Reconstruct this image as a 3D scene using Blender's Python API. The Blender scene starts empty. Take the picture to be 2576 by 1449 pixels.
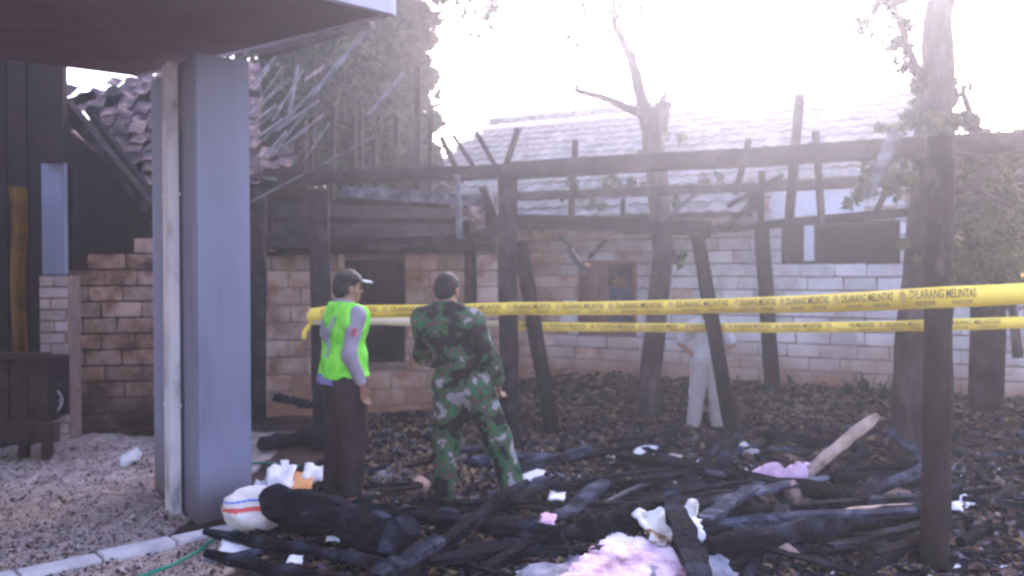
import bpy, bmesh, math, random
import numpy as np
from mathutils import Vector, Matrix, Quaternion, noise
from mathutils.bvhtree import BVHTree

random.seed(7)
rng = np.random.default_rng(7)
S = bpy.context.scene
COL = S.collection
R = math.radians

# ------------------------------------------------------------------ camera
F, CX, CY = 2144.0, 1288.0, 724.5          # focal length and centre for a 2576 px wide frame
CAMZ, PITCH = 1.68, R(1.2)
cam_d = bpy.data.cameras.new('camera')
cam_d.sensor_width = 36.0
cam_d.lens = 36.0 * F / 2576.0
cam_d.clip_start, cam_d.clip_end = 0.05, 400
cam = bpy.data.objects.new('camera', cam_d)
cam.location = (0, 0, CAMZ)
cam.rotation_euler = (R(90) - PITCH, 0, 0)
COL.objects.link(cam)
S.camera = cam
cam_d.dof.use_dof = True              # cheap phone lens that missed focus slightly
cam_d.dof.focus_distance = 3.0
cam_d.dof.aperture_fstop = 2.4

# ------------------------------------------------------------------ light
SUN_EL, SUN_AZ = R(24), R(21)              # bright sky behind the houses, a little to the right
w = bpy.data.worlds.new('World')
S.world = w
w.use_nodes = True
nt = w.node_tree
nt.nodes.clear()
sky = nt.nodes.new('ShaderNodeTexSky')
sky.sky_type = 'NISHITA'
sky.sun_disc = False
sky.sun_elevation = SUN_EL
sky.sun_rotation = SUN_AZ
sky.air_density, sky.dust_density, sky.ozone_density = 1.0, 2.0, 1.5
tint = nt.nodes.new('ShaderNodeMix')
tint.data_type = 'RGBA'
tint.blend_type = 'MULTIPLY'
tint.inputs[0].default_value = 1.0
tint.inputs[7].default_value = (1.14, 0.96, 1.01, 1)
bg = nt.nodes.new('ShaderNodeBackground')
bg.inputs[1].default_value = 0.15
wo = nt.nodes.new('ShaderNodeOutputWorld')
nt.links.new(sky.outputs[0], tint.inputs[6])
nt.links.new(tint.outputs[2], bg.inputs[0])
nt.links.new(bg.outputs[0], wo.inputs[0])

sun_d = bpy.data.lights.new('sun', 'SUN')
sun_d.energy = 1.15
sun_d.angle = R(20)
sun_d.color = (0.96, 0.93, 1.0)
sun = bpy.data.objects.new('sun', sun_d)
sv = Vector((math.sin(SUN_AZ) * math.cos(SUN_EL), math.cos(SUN_AZ) * math.cos(SUN_EL), math.sin(SUN_EL)))
sun.rotation_euler = sv.to_track_quat('Z', 'Y').to_euler()
COL.objects.link(sun)

S.view_settings.view_transform = 'Standard'
S.view_settings.look = 'None'
S.view_settings.gamma = 1.0
S.view_settings.exposure = 2.8
S.view_settings.use_curve_mapping = False
S.render.engine = 'CYCLES'
S.cycles.max_bounces = 6
S.cycles.diffuse_bounces = 3
S.cycles.volume_bounces = 1
S.cycles.transparent_max_bounces = 12
S.cycles.filter_width = 2.3
S.cycles.use_denoising = True
S.cycles.sample_clamp_indirect = 6.0

HAZE_DENSITY = 0.0060
HAZE_G = 0.79

# ------------------------------------------------------------------ pixel <-> world helpers
FW = Vector((0, math.cos(PITCH), -math.sin(PITCH)))
UP = Vector((0, math.sin(PITCH), math.cos(PITCH)))


def ray(x, y):
    return Vector((1, 0, 0)) * ((x - CX) / F) + UP * ((CY - y) / F) + FW


def P(x, y, d):
    """World point seen at pixel x, y at world depth Y = d."""
    r = ray(x, y)
    return Vector((0, 0, CAMZ)) + r * (d / r.y)


def pix(p):
    v = Vector(p) - Vector((0, 0, CAMZ))
    dep = v.dot(FW)
    if dep < 0.05:
        return (-9999, -9999, dep)
    return (CX + F * v.x / dep, CY - F * v.dot(UP) / dep, dep)


def sstep(a, b, x):
    t = np.clip((x - a) / (b - a), 0, 1)
    return t * t * (3 - 2 * t)


HW0, HW1 = Vector((-0.22, 12.5)), Vector((4.67, 9.9))     # wall line of the tiled house
HU = (HW1 - HW0).normalized()
HN = Vector((HU.y, -HU.x))                                # towards the camera
KA, KU = Vector((-2.81, 4.6)), Vector((0.74, 0.672)).normalized()  # kerb line of the porch
KN = Vector((-KU.y, KU.x))                                # towards the porch


def gh(x, y):
    x = np.asarray(x, float)
    y = np.asarray(y, float)
    s = (x - HW0.x) * HN.x + (y - HW0.y) * HN.y
    h = 0.26 * sstep(2.6, 0.2, s) * sstep(-0.6, 1.2, x)
    h = h + 0.12 * np.exp(-((x - 0.9) / 1.9) ** 2 - ((y - 4.75) / 0.55) ** 2)
    h = h + 0.07 * np.exp(-((x - 2.4) / 1.6) ** 2 - ((y - 5.6) / 0.9) ** 2)
    h = h + 0.13 * np.exp(-((x + 4.05) / 0.5) ** 2 - ((y - 7.9) / 0.5) ** 2)
    h = h + 0.07 * np.exp(-((x + 3.1) / 0.5) ** 2 - ((y - 7.3) / 0.6) ** 2)
    n = (np.sin(x * 3.1 + 1.3 * np.sin(y * 2.3)) * np.sin(y * 2.7 + 1.1 * np.sin(x * 1.9)) * 0.018
         + np.sin(x * 7.3 + y * 3.7) * np.sin(y * 8.1 - x * 2.9) * 0.010
         + np.sin(x * 17.3 + y * 6.7) * np.sin(y * 19.1 - x * 7.9) * 0.006)
    return h + n


def ghs(x, y):
    return float(gh(x, y))


def GR(x, y, lift=0.0):
    """Point seen at pixel x, y lying lift metres above the ground."""
    r = ray(x, y)
    o = Vector((0, 0, CAMZ))
    t, p = 2.0, None
    while t < 30:
        p = o + r * t
        if p.z <= ghs(p.x, p.y) + lift:
            break
        t += 0.01
    return p


# ------------------------------------------------------------------ object helpers
def link(o, parent=None):
    COL.objects.link(o)
    if parent is not None:
        o.parent = parent
    return o


def tag(o, label=None, cat=None, group=None, kind=None):
    if label: o['label'] = label
    if cat: o['category'] = cat
    if group: o['group'] = group
    if kind: o['kind'] = kind
    return o


def thing(name, label, cat, loc=(0, 0, 0), rotz=0.0, group=None):
    o = bpy.data.objects.new(name, None)
    o.empty_display_size = 0.1
    o.location = loc
    o.rotation_euler = (0, 0, rotz)
    link(o)
    return tag(o, label, cat, group)


def obj(name, verts, faces, mat, parent=None, smooth=False, fm=None, world=True):
    """One mesh object; verts are world coordinates when the parent has a location (world=True)."""
    me = bpy.data.meshes.new(name)
    vs = [Vector(v) for v in verts]
    if parent is not None and world:
        inv = (Matrix.Translation(parent.location) @ parent.rotation_euler.to_matrix().to_4x4()).inverted() \
            if parent.parent is None else Matrix.Identity(4)
        vs = [inv @ v for v in vs]
    me.from_pydata([tuple(v) for v in vs], [], [tuple(f) for f in faces])
    for m in (mat if isinstance(mat, (list, tuple)) else [mat]):
        me.materials.append(m)
    if fm is not None:
        me.polygons.foreach_set('material_index', np.asarray(fm, dtype=np.int32))
    if smooth:
        me.polygons.foreach_set('use_smooth', np.ones(len(me.polygons), dtype=bool))
    me.update()
    o = bpy.data.objects.new(name, me)
    return link(o, parent)


class MB:
    def __init__(self):
        self.v, self.f, self.m = [], [], []

    def add(self, vs, fs, m=0):
        b = len(self.v)
        self.v += [Vector(v) for v in vs]
        self.f += [tuple(i + b for i in f) for f in fs]
        self.m += [m] * len(fs)
        return self

    def box(self, c, size, rot=None, m=0, jit=0.0):
        c = Vector(c)
        vs = []
        for sx in (-.5, .5):
            for sy in (-.5, .5):
                for sz in (-.5, .5):
                    v = Vector((sx * size[0], sy * size[1], sz * size[2]))
                    if jit:
                        v += Vector([random.uniform(-jit, jit) for _ in range(3)])
                    if rot is not None:
                        v = rot @ v
                    vs.append(c + v)
        fs = [(0, 1, 3, 2), (4, 6, 7, 5), (0, 4, 5, 1), (2, 3, 7, 6), (0, 2, 6, 4), (1, 5, 7, 3)]
        return self.add(vs, fs, m)

    def tube(self, pts, rads, n=8, jit=0.0, m=0, cap=True, sq=None):
        pts = [Vector(p) for p in pts]
        rings = []
        a = None
        for i, p in enumerate(pts):
            t = (pts[min(i + 1, len(pts) - 1)] - pts[max(i - 1, 0)]).normalized()
            if a is None:
                a = t.cross(Vector((0, 0, 1)))
                if a.length < 0.2:
                    a = t.cross(Vector((0, 1, 0)))
            else:
                a = a - t * a.dot(t)          # carried along so that the section does not twist
            a.normalize()
            b = a.cross(t).normalized()
            r = rads[i] if hasattr(rads, '__len__') else rads
            ring = []
            for k in range(n):
                th = 2 * math.pi * (k + 0.5) / n
                rr = r * (1 + random.uniform(-jit, jit))
                ca, cb = math.cos(th), math.sin(th)
                if sq:
                    ca, cb = ca * sq[0], cb * sq[1]
                ring.append(p + a * (ca * rr) + b * (cb * rr))
            rings.append(ring)
        vs = [v for r_ in rings for v in r_]
        fs = []
        for i in range(len(pts) - 1):
            for k in range(n):
                k2 = (k + 1) % n
                fs.append((i * n + k, (i + 1) * n + k, (i + 1) * n + k2, i * n + k2))
        if cap:
            fs.append(tuple(range(n)))
            fs.append(tuple(reversed(range((len(pts) - 1) * n, len(pts) * n))))
        return self.add(vs, fs, m)

    def build(self, name, mat, parent=None, smooth=False, world=True):
        return obj(name, self.v, self.f, mat, parent, smooth, self.m if isinstance(mat, (list, tuple)) else None, world)


# ------------------------------------------------------------------ materials
def pmat(name, cols, scale=4.0, rough=0.85, bump=0.3, bscale=30.0, rnd=0.0, stretch=None, detail=6.0,
         stain=None, translucent=0.0, spec=0.15, pos=True, lo=0.35, hi=0.65, crack=0.0):
    m = bpy.data.materials.new(name)
    m.use_nodes = True
    t = m.node_tree
    N, L = t.nodes, t.links
    N.clear()
    out = N.new('ShaderNodeOutputMaterial')
    b = N.new('ShaderNodeBsdfPrincipled')
    b.inputs['Roughness'].default_value = rough
    b.inputs['Specular IOR Level'].default_value = spec
    if pos:
        g = N.new('ShaderNodeNewGeometry')
        vec = g.outputs['Position']
    else:
        g = N.new('ShaderNodeTexCoord')
        vec = g.outputs['Object']
    if stretch:
        mp = N.new('ShaderNodeMapping')
        mp.inputs['Scale'].default_value = stretch
        L.new(vec, mp.inputs['Vector'])
        vec = mp.outputs['Vector']
    n1 = N.new('ShaderNodeTexNoise')
    n1.inputs['Scale'].default_value = scale
    n1.inputs['Detail'].default_value = detail
    n1.inputs['Roughness'].default_value = 0.62
    L.new(vec, n1.inputs['Vector'])
    rp = N.new('ShaderNodeValToRGB')
    el = rp.color_ramp.elements
    while len(el) < len(cols):
        el.new(0.5)
    for i, c in enumerate(cols):
        el[i].position = lo + (hi - lo) * (i / max(1, len(cols) - 1))
        el[i].color = (*c, 1)
    L.new(n1.outputs['Fac'], rp.inputs['Fac'])
    colr = rp.outputs['Color']
    if rnd:
        oi = N.new('ShaderNodeObjectInfo')
        mr = N.new('ShaderNodeMapRange')
        mr.inputs[3].default_value = 1 - rnd
        mr.inputs[4].default_value = 1 + rnd
        L.new(oi.outputs['Random'], mr.inputs[0])
        mx = N.new('ShaderNodeMix')
        mx.data_type = 'RGBA'
        mx.blend_type = 'MULTIPLY'
        mx.inputs[0].default_value = 1.0
        L.new(colr, mx.inputs[6])
        L.new(mr.outputs[0], mx.inputs[7])
        colr = mx.outputs[2]
    if stain:      # (colour, z of full stain, z of none): mud and soot that sits on the wall foot / wall head
        sc, z0, z1 = stain
        g2 = N.new('ShaderNodeNewGeometry')
        sx = N.new('ShaderNodeSeparateXYZ')
        L.new(g2.outputs['Position'], sx.inputs[0])
        n3 = N.new('ShaderNodeTexNoise')
        n3.inputs['Scale'].default_value = 1.7
        n3.inputs['Detail'].default_value = 5
        L.new(g2.outputs['Position'], n3.inputs['Vector'])
        ad = N.new('ShaderNodeMath')
        ad.operation = 'MULTIPLY_ADD'
        ad.inputs[1].default_value = 0.9
        L.new(n3.outputs['Fac'], ad.inputs[0])
        L.new(sx.outputs['Z'], ad.inputs[2])
        mr2 = N.new('ShaderNodeMapRange')
        mr2.inputs[1].default_value = z0 + 0.45
        mr2.inputs[2].default_value = z1 + 0.45
        mr2.inputs[3].default_value = 0.9
        mr2.inputs[4].default_value = 0.0
        L.new(ad.outputs[0], mr2.inputs[0])
        mx2 = N.new('ShaderNodeMix')
        mx2.data_type = 'RGBA'
        L.new(mr2.outputs[0], mx2.inputs[0])
        L.new(colr, mx2.inputs[6])
        mx2.inputs[7].default_value = (*sc, 1)
        colr = mx2.outputs[2]
    L.new(colr, b.inputs['Base Color'])
    if bump:
        n2 = N.new('ShaderNodeTexNoise')
        n2.inputs['Scale'].default_value = bscale
        n2.inputs['Detail'].default_value = 4
        L.new(vec, n2.inputs['Vector'])
        hgt = n2.outputs['Fac']
        if crack:
            vo = N.new('ShaderNodeTexVoronoi')
            vo.feature = 'DISTANCE_TO_EDGE'
            vo.inputs['Scale'].default_value = crack
            L.new(vec, vo.inputs['Vector'])
            mm = N.new('ShaderNodeMath')
            mm.operation = 'MULTIPLY_ADD'
            mm.inputs[1].default_value = 1.1
            L.new(vo.outputs['Distance'], mm.inputs[0])
            L.new(hgt, mm.inputs[2])
            hgt = mm.outputs[0]
        bp = N.new('ShaderNodeBump')
        bp.inputs['Strength'].default_value = bump
        bp.inputs['Distance'].default_value = 0.02
        L.new(hgt, bp.inputs['Height'])
        L.new(bp.outputs['Normal'], b.inputs['Normal'])
    surf = b.outputs[0]
    if translucent:
        tr = N.new('ShaderNodeBsdfTranslucent')
        L.new(colr, tr.inputs['Color'])
        ms = N.new('ShaderNodeMixShader')
        ms.inputs[0].default_value = translucent
        L.new(surf, ms.inputs[1])
        L.new(tr.outputs[0], ms.inputs[2])
        surf = ms.outputs[0]
    L.new(surf, out.inputs['Surface'])
    return m


M = {}
M['char'] = pmat('charred_wood', [(.005, .005, .008), (.009, .010, .016), (.050, .054, .080)], 5, .85, .6, 40, spec=.04, rnd=.35, crack=26, lo=.36, hi=.74)
M['char_grey'] = pmat('ash_grey_wood', [(.016, .016, .023), (.032, .035, .056), (.11, .115, .16)], 7, .85, .7, 50, spec=.04, rnd=.3, crack=22)
M['timber'] = pmat('sooty_timber', [(.008, .007, .009), (.016, .013, .016), (.034, .028, .034)], 6, .85, .5, 40, spec=.05, rnd=.25)
M['lath'] = pmat('scorched_lath', [(.03, .027, .037), (.07, .066, .085), (.125, .12, .15)], 9, .7, .3, 60, rnd=.3)
M['barewood'] = pmat('bare_pole_wood', [(.20, .12, .10), (.36, .25, .21), (.46, .34, .30)], 8, .7, .3, 50)
M['polebark'] = pmat('weathered_post_wood', [(.012, .009, .011), (.02, .015, .016), (.032, .024, .024), (.17, .13, .115)], 3.2, .85, .7, 40, stretch=(1, 1, .4), lo=.36, hi=.66)
M['bark'] = pmat('tree_bark', [(.022, .016, .018), (.04, .03, .032), (.07, .055, .056)], 9, .9, .9, 30, stretch=(1, 1, .35))
M['soffit'] = pmat('soffit_plaster', [(.125, .088, .09), (.15, .106, .106), (.175, .122, .124)], 2, .9, .15, 25)
M['fascia'] = pmat('fascia_paint', [(.42, .40, .48), (.50, .48, .57)], 3, .6, .1, 30)
M['column'] = pmat('column_paint', [(.11, .115, .155), (.172, .182, .262), (.188, .20, .284), (.205, .216, .30)], 1.6, .6, .2, 45, stretch=(1.6, 1.6, .35), lo=.28, hi=.7, stain=((.10, .075, .07), -.12, .38))
M['pipe'] = pmat('pvc_pipe', [(.16, .14, .16), (.46, .44, .48), (.60, .58, .62), (.64, .62, .66)], 5, .5, .1, 40, stretch=(1, 1, .4), lo=.3, hi=.62)
M['kerb'] = pmat('kerb_concrete', [(.40, .37, .41), (.55, .52, .56), (.60, .57, .60)], 6, .85, .3, 40)
M['block_pink'] = pmat('scorched_limestone', [(.26, .14, .10), (.47, .32, .27), (.56, .44, .40)], 3, .9, .5, 30, rnd=.22, stain=((.30, .15, .09), .05, .75))
M['block_white'] = pmat('white_limestone', [(.46, .40, .41), (.62, .58, .60), (.70, .66, .69)], 2.4, .9, .5, 30, rnd=.15, stain=((.30, .14, .08), .28, .98))
M['block_red'] = pmat('sooty_block', [(.035, .022, .02), (.25, .145, .105), (.42, .29, .24)], 2.1, .9, .6, 30, rnd=.3, stain=((.03, .022, .018), .22, .95), lo=.38, hi=.6)
M['block_pale'] = pmat('pale_pier_block', [(.30, .23, .22), (.40, .32, .31), (.46, .38, .37)], 5, .9, .5, 30, rnd=.15)
M['mortar'] = pmat('earth_mortar', [(.19, .12, .105), (.28, .19, .165)], 8, .95, .4, 40)
M['mortar_dark'] = pmat('sooty_mortar', [(.03, .02, .02), (.08, .05, .04)], 5, .95, .4, 40)
M['tile_grey'] = pmat('weathered_roof_tile', [(.075, .072, .08), (.125, .12, .13), (.18, .17, .185)], 6, .95, .3, 40, spec=.03, rnd=.22)
M['tile_red'] = pmat('burnt_clay_tile', [(.04, .026, .03), (.10, .065, .07), (.30, .18, .15)], 6, .75, .3, 40, rnd=.45)
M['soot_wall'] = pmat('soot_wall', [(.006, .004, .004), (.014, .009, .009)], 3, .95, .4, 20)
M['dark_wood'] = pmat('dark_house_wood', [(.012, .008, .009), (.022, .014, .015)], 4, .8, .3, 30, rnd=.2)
M['cart_wood'] = pmat('cart_wood', [(.025, .015, .015), (.045, .027, .026), (.065, .04, .038)], 6, .8, .4, 40, rnd=.2)
M['rubber'] = pmat('tyre_rubber', [(.015, .014, .016), (.03, .028, .03)], 8, .8, .2, 60)
M['metal'] = pmat('dull_metal', [(.25, .23, .24), (.35, .33, .34)], 8, .5, .1, 60)
M['yellow_cloth'] = pmat('yellow_cloth', [(.07, .035, .006), (.15, .08, .008)], 5, .85, .2, 40)
M['shutter'] = pmat('shutter_paint', [(.17, .07, .065), (.24, .11, .10)], 4, .7, .2, 40)
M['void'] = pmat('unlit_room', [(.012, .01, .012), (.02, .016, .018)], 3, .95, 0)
M['pale_panel'] = pmat('pale_plaster', [(.50, .50, .58), (.58, .58, .66)], 3, .6, .1, 30)
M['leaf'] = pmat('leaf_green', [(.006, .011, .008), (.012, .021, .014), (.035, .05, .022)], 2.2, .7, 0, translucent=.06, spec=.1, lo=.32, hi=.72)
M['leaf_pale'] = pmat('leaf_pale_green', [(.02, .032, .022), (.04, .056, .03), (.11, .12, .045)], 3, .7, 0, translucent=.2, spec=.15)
M['grass'] = pmat('weed_green', [(.02, .035, .018), (.045, .07, .03)], 5, .7, 0, translucent=.25)
M['litter_tan'] = pmat('dry_leaf_tan', [(.14, .085, .05), (.27, .18, .10)], 9, .8, 0)
M['litter_brown'] = pmat('dry_leaf_brown', [(.045, .024, .020), (.10, .055, .042)], 9, .8, 0)
M['litter_grey'] = pmat('ash_flake', [(.08, .07, .085), (.17, .15, .18)], 9, .9, 0)
M['white_scrap'] = pmat('white_plastic', [(.62, .60, .64), (.74, .72, .76)], 5, .6, .2, 20)
M['orange_card'] = pmat('orange_card', [(.50, .22, .08), (.62, .30, .12)], 5, .7, .1, 20)
M['pink_cloth'] = pmat('pink_cloth', [(.40, .24, .32), (.62, .42, .55)], 9, .9, .5, 25)
M['mattress'] = pmat('pink_foam', [(.02, .016, .018), (.40, .25, .30), (.62, .43, .55), (.70, .55, .65), (.78, .70, .76)], 3.1, .95, .8, 30, lo=.36, hi=.62)
M['grey_cloth'] = pmat('ashy_cloth', [(.10, .095, .12), (.24, .23, .28), (.36, .34, .40)], 7, .9, .8, 40)
M['sack_scorched'] = pmat('scorched_sack', [(.16, .08, .03), (.55, .50, .46), (.70, .67, .68)], 4.5, .8, .6, 30, lo=.36, hi=.5)
M['sack'] = pmat('sack_white', [(.66, .60, .58), (.76, .73, .72)], 6, .75, .4, 45)
M['sack_red'] = pmat('sack_red_print', [(.62, .08, .08), (.68, .12, .11)], 6, .75, .2, 60)
M['sack_blue'] = pmat('sack_blue_print', [(.10, .20, .55), (.14, .25, .60)], 6, .75, .2, 60)
M['hose'] = pmat('hose_green', [(.01, .16, .11), (.02, .20, .14)], 6, .45, .05, 60)
M['gravel_pale'] = pmat('gravel_pale', [(.32, .26, .24), (.45, .39, .37)], 6, .9, 0)
M['stone_pale'] = pmat('pale_stone', [(.40, .34, .33), (.55, .50, .48)], 6, .9, .4, 30)
M['brick_chunk'] = pmat('brick_chunk', [(.16, .10, .09), (.30, .20, .17)], 6, .9, .5, 30, rnd=.25)
M['tape'] = pmat('tape_yellow', [(.80, .56, .06), (.88, .66, .10)], 2.5, .45, .1, 10)
M['tape_back'] = pmat('tape_reverse', [(.66, .55, .36), (.76, .66, .46)], 2.5, .5, .1, 10)
M['tape_ink'] = pmat('tape_ink', [(.14, .085, .035), (.18, .11, .05)], 4, .6, 0)
M['tape_emblem'] = pmat('tape_emblem', [(.62, .42, .10), (.66, .46, .13)], 4, .6, 0)
M['skin'] = pmat('brown_skin', [(.24, .125, .085), (.29, .155, .11)], 12, .55, .1, 90)
M['hair'] = pmat('black_hair', [(.012, .010, .012), (.03, .026, .03)], 40, .6, .6, 120)
M['vest'] = pmat('lime_vest', [(.12, .56, .03), (.19, .74, .05), (.27, .84, .09)], 8, .6, .2, 20)
M['vest_grey'] = pmat('vest_grey_band', [(.17, .18, .24), (.22, .23, .30)], 9, .45, .1, 40)
M['check_dark'] = pmat('check_navy', [(.03, .05, .12), (.045, .07, .16)], 9, .6, 0)
M['check_white'] = pmat('check_white', [(.45, .55, .50), (.52, .6, .56)], 9, .6, 0)
M['police_shirt'] = pmat('grey_shirt', [(.24, .21, .28), (.30, .27, .34)], 6, .85, .3, 25)
M['badge_red'] = pmat('sleeve_badge', [(.45, .10, .12), (.38, .12, .15)], 20, .7, 0)
M['shirt_blue'] = pmat('blue_shirt_tail', [(.10, .10, .30), (.22, .22, .48)], 16, .85, .2, 25)
M['trousers'] = pmat('dark_brown_trousers', [(.022, .015, .018), (.038, .027, .03)], 6, .85, .3, 25)
M['leather'] = pmat('black_leather', [(.012, .010, .012), (.02, .018, .02)], 9, .4, .1, 60)
M['camo'] = pmat('camouflage', [(.015, .013, .016), (.02, .10, .04), (.085, .042, .045), (.02, .13, .05), (.075, .04, .045), (.24, .23, .25)], 7.0, .9, .25, 25, pos=False, detail=2.0, lo=.42, hi=.605)
for e in M['camo'].node_tree.nodes:
    if e.type == 'VALTORGB':
        e.color_ramp.interpolation = 'CONSTANT'
M['white_shirt'] = pmat('white_shirt', [(.42, .40, .45), (.50, .48, .53)], 8, .85, .3, 25)
M['pale_trousers'] = pmat('pale_trousers', [(.35, .30, .30), (.42, .37, .37)], 8, .85, .3, 25)
M['blue_shirt'] = pmat('blue_shirt', [(.06, .09, .22), (.09, .13, .30)], 8, .85, .3, 25)
M['sandal'] = pmat('dark_sandal', [(.04, .03, .03), (.05, .04, .04)], 8, .7, 0)


def ground_material():
    m = bpy.data.materials.new('scorched_ground')
    m.use_nodes = True
    t = m.node_tree
    N, L = t.nodes, t.links
    b = N['Principled BSDF']
    b.inputs['Roughness'].default_value = .95
    b.inputs['Specular IOR Level'].default_value = .2
    g = N.new('ShaderNodeNewGeometry')

    def noi(s, d=6):
        n = N.new('ShaderNodeTexNoise')
        n.inputs['Scale'].default_value = s
        n.inputs['Detail'].default_value = d
        n.inputs['Roughness'].default_value = .65
        L.new(g.outputs['Position'], n.inputs['Vector'])
        return n.outputs['Fac']

    def ramp(fac, cols, lo, hi):
        r = N.new('ShaderNodeValToRGB')
        e = r.color_ramp.elements
        while len(e) < len(cols):
            e.new(.5)
        for i, c in enumerate(cols):
            e[i].position = lo + (hi - lo) * i / (len(cols) - 1)
            e[i].color = (*c, 1)
        L.new(fac, r.inputs['Fac'])
        return r.outputs['Color']
    soil = ramp(noi(2.3), [(.014, .009, .009), (.045, .026, .021), (.10, .058, .042)], .36, .66)
    sand = ramp(noi(9), [(.22, .16, .14), (.40, .30, .27), (.54, .44, .41)], .33, .68)
    at = N.new('ShaderNodeAttribute')
    at.attribute_name = 'sand'
    ad = N.new('ShaderNodeMath')
    ad.operation = 'MULTIPLY_ADD'
    ad.inputs[1].default_value = .5
    L.new(noi(5), ad.inputs[0])
    L.new(at.outputs['Fac'], ad.inputs[2])
    mr = N.new('ShaderNodeMapRange')
    mr.inputs[1].default_value = .68
    mr.inputs[2].default_value = .82
    L.new(ad.outputs[0], mr.inputs[0])
    mx = N.new('ShaderNodeMix')
    mx.data_type = 'RGBA'
    L.new(mr.outputs[0], mx.inputs[0])
    L.new(soil, mx.inputs[6])
    L.new(sand, mx.inputs[7])
    L.new(mx.outputs[2], b.inputs['Base Color'])
    bp = N.new('ShaderNodeBump')
    bp.inputs['Strength'].default_value = .8
    bp.inputs['Distance'].default_value = .03
    L.new(noi(28, 5), bp.inputs['Height'])
    L.new(bp.outputs['Normal'], b.inputs['Normal'])
    return m


# ------------------------------------------------------------------ ground
def sand_mask(x, y):
    kn = (x - KA.x) * KN.x + (y - KA.y) * KN.y
    side = sstep(-.05, .12, kn) * sstep(-2.0, -2.35, x) * sstep(9.2, 8.4, y)
    front = sstep(.0, -.1, kn) * sstep(-1.35, -1.75, x) * sstep(5.6, 5.2, y)
    return np.maximum(side, .9 * front)


def build_ground():
    xs = np.concatenate([np.linspace(-24, -6.4, 12, endpoint=False), np.arange(-6.4, 8.0, .075), np.linspace(8, 24, 12)])
    ys = np.concatenate([np.linspace(-20, 2.4, 10, endpoint=False), np.arange(2.4, 14.5, .075), np.linspace(14.5, 30, 10)])
    X, Y = np.meshgrid(xs, ys, indexing='ij')
    Z = gh(X, Y)
    sm = sand_mask(X, Y)
    Z = Z + .02 * sm * np.sin(X * 23 + 2 * np.sin(Y * 11)) * np.sin(Y * 21 + X * 5)
    nx, ny = X.shape
    v = np.stack([X.ravel(), Y.ravel(), Z.ravel()], 1)
    i, j = np.meshgrid(np.arange(nx - 1), np.arange(ny - 1), indexing='ij')
    a = (i * ny + j).ravel()
    f = np.stack([a, a + ny, a + ny + 1, a + 1], 1)
    o = obj('ground', v.tolist(), f.tolist(), ground_material(), smooth=True)
    at = o.data.attributes.new('sand', 'FLOAT', 'POINT')
    at.data.foreach_set('value', sm.ravel().astype(np.float32))
    tag(o, kind='structure')


build_ground()

# ------------------------------------------------------------------ shared piece meshes
def unit_block(seed):
    rs = random.Random(seed)
    bm = bmesh.new()
    bmesh.ops.create_cube(bm, size=1.0)
    for v in bm.verts:
        v.co += Vector((rs.uniform(-.025, .025), rs.uniform(-.03, .03), rs.uniform(-.05, .05)))
    bmesh.ops.bevel(bm, geom=[e for e in bm.edges], offset=.045, segments=1, affect='EDGES')
    me = bpy.data.meshes.new('block')
    bm.to_mesh(me)
    bm.free()
    return me


def realise(parts):
    """parts: list of (mesh, matrix) -> one vertex/face list."""
    vs, fs = [], []
    for me, mx in parts:
        b = len(vs)
        vs += [mx @ v.co for v in me.vertices]
        fs += [tuple(i + b for i in p.vertices) for p in me.polygons]
    return vs, fs


def place_pieces(pieces, name, stuff_name, parent, mats, limit=300):
    """pieces: list of (mesh, world matrix, material key). The largest in view become objects, the rest one part."""
    sc = []
    for k, (me, mx, mk) in enumerate(pieces):
        c = mx.translation
        x, y, d = pix(c)
        inside = -40 < x < 2616 and -40 < y < 1489 and d > .1
        size = max(mx.col[0].length, mx.col[2].length) / max(d, .1)
        sc.append((-(size if inside else size * .001), k))
    sc.sort()
    keep = [k for _, k in sc[:limit]]
    rest = [k for _, k in sc[limit:]]
    cache = {}
    for k in keep:
        me, mx, mk = pieces[k]
        key = (me.name, mk)
        if key not in cache:
            m2 = me.copy()
            m2.materials.clear()
            m2.materials.append(M[mk])
            cache[key] = m2
        o = bpy.data.objects.new(name, cache[key])
        link(o, parent)
        o.matrix_world = mx
        o.matrix_basis = mx
    if rest:
        bymat = {}
        for k in rest:
            bymat.setdefault(pieces[k][2], []).append(pieces[k][:2])
        vs, fs, fm, mats_ = [], [], [], []
        for mk, lst in bymat.items():
            v, f = realise(lst)
            b = len(vs)
            vs += v
            fs += [tuple(i + b for i in q) for q in f]
            fm += [len(mats_)] * len(f)
            mats_.append(M[mk])
        o = obj(stuff_name, vs, fs, mats_, parent, fm=fm, world=False)
        o['kind'] = 'stuff'


BLOCKS = [unit_block(s) for s in (1, 2, 3, 4)]


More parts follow.
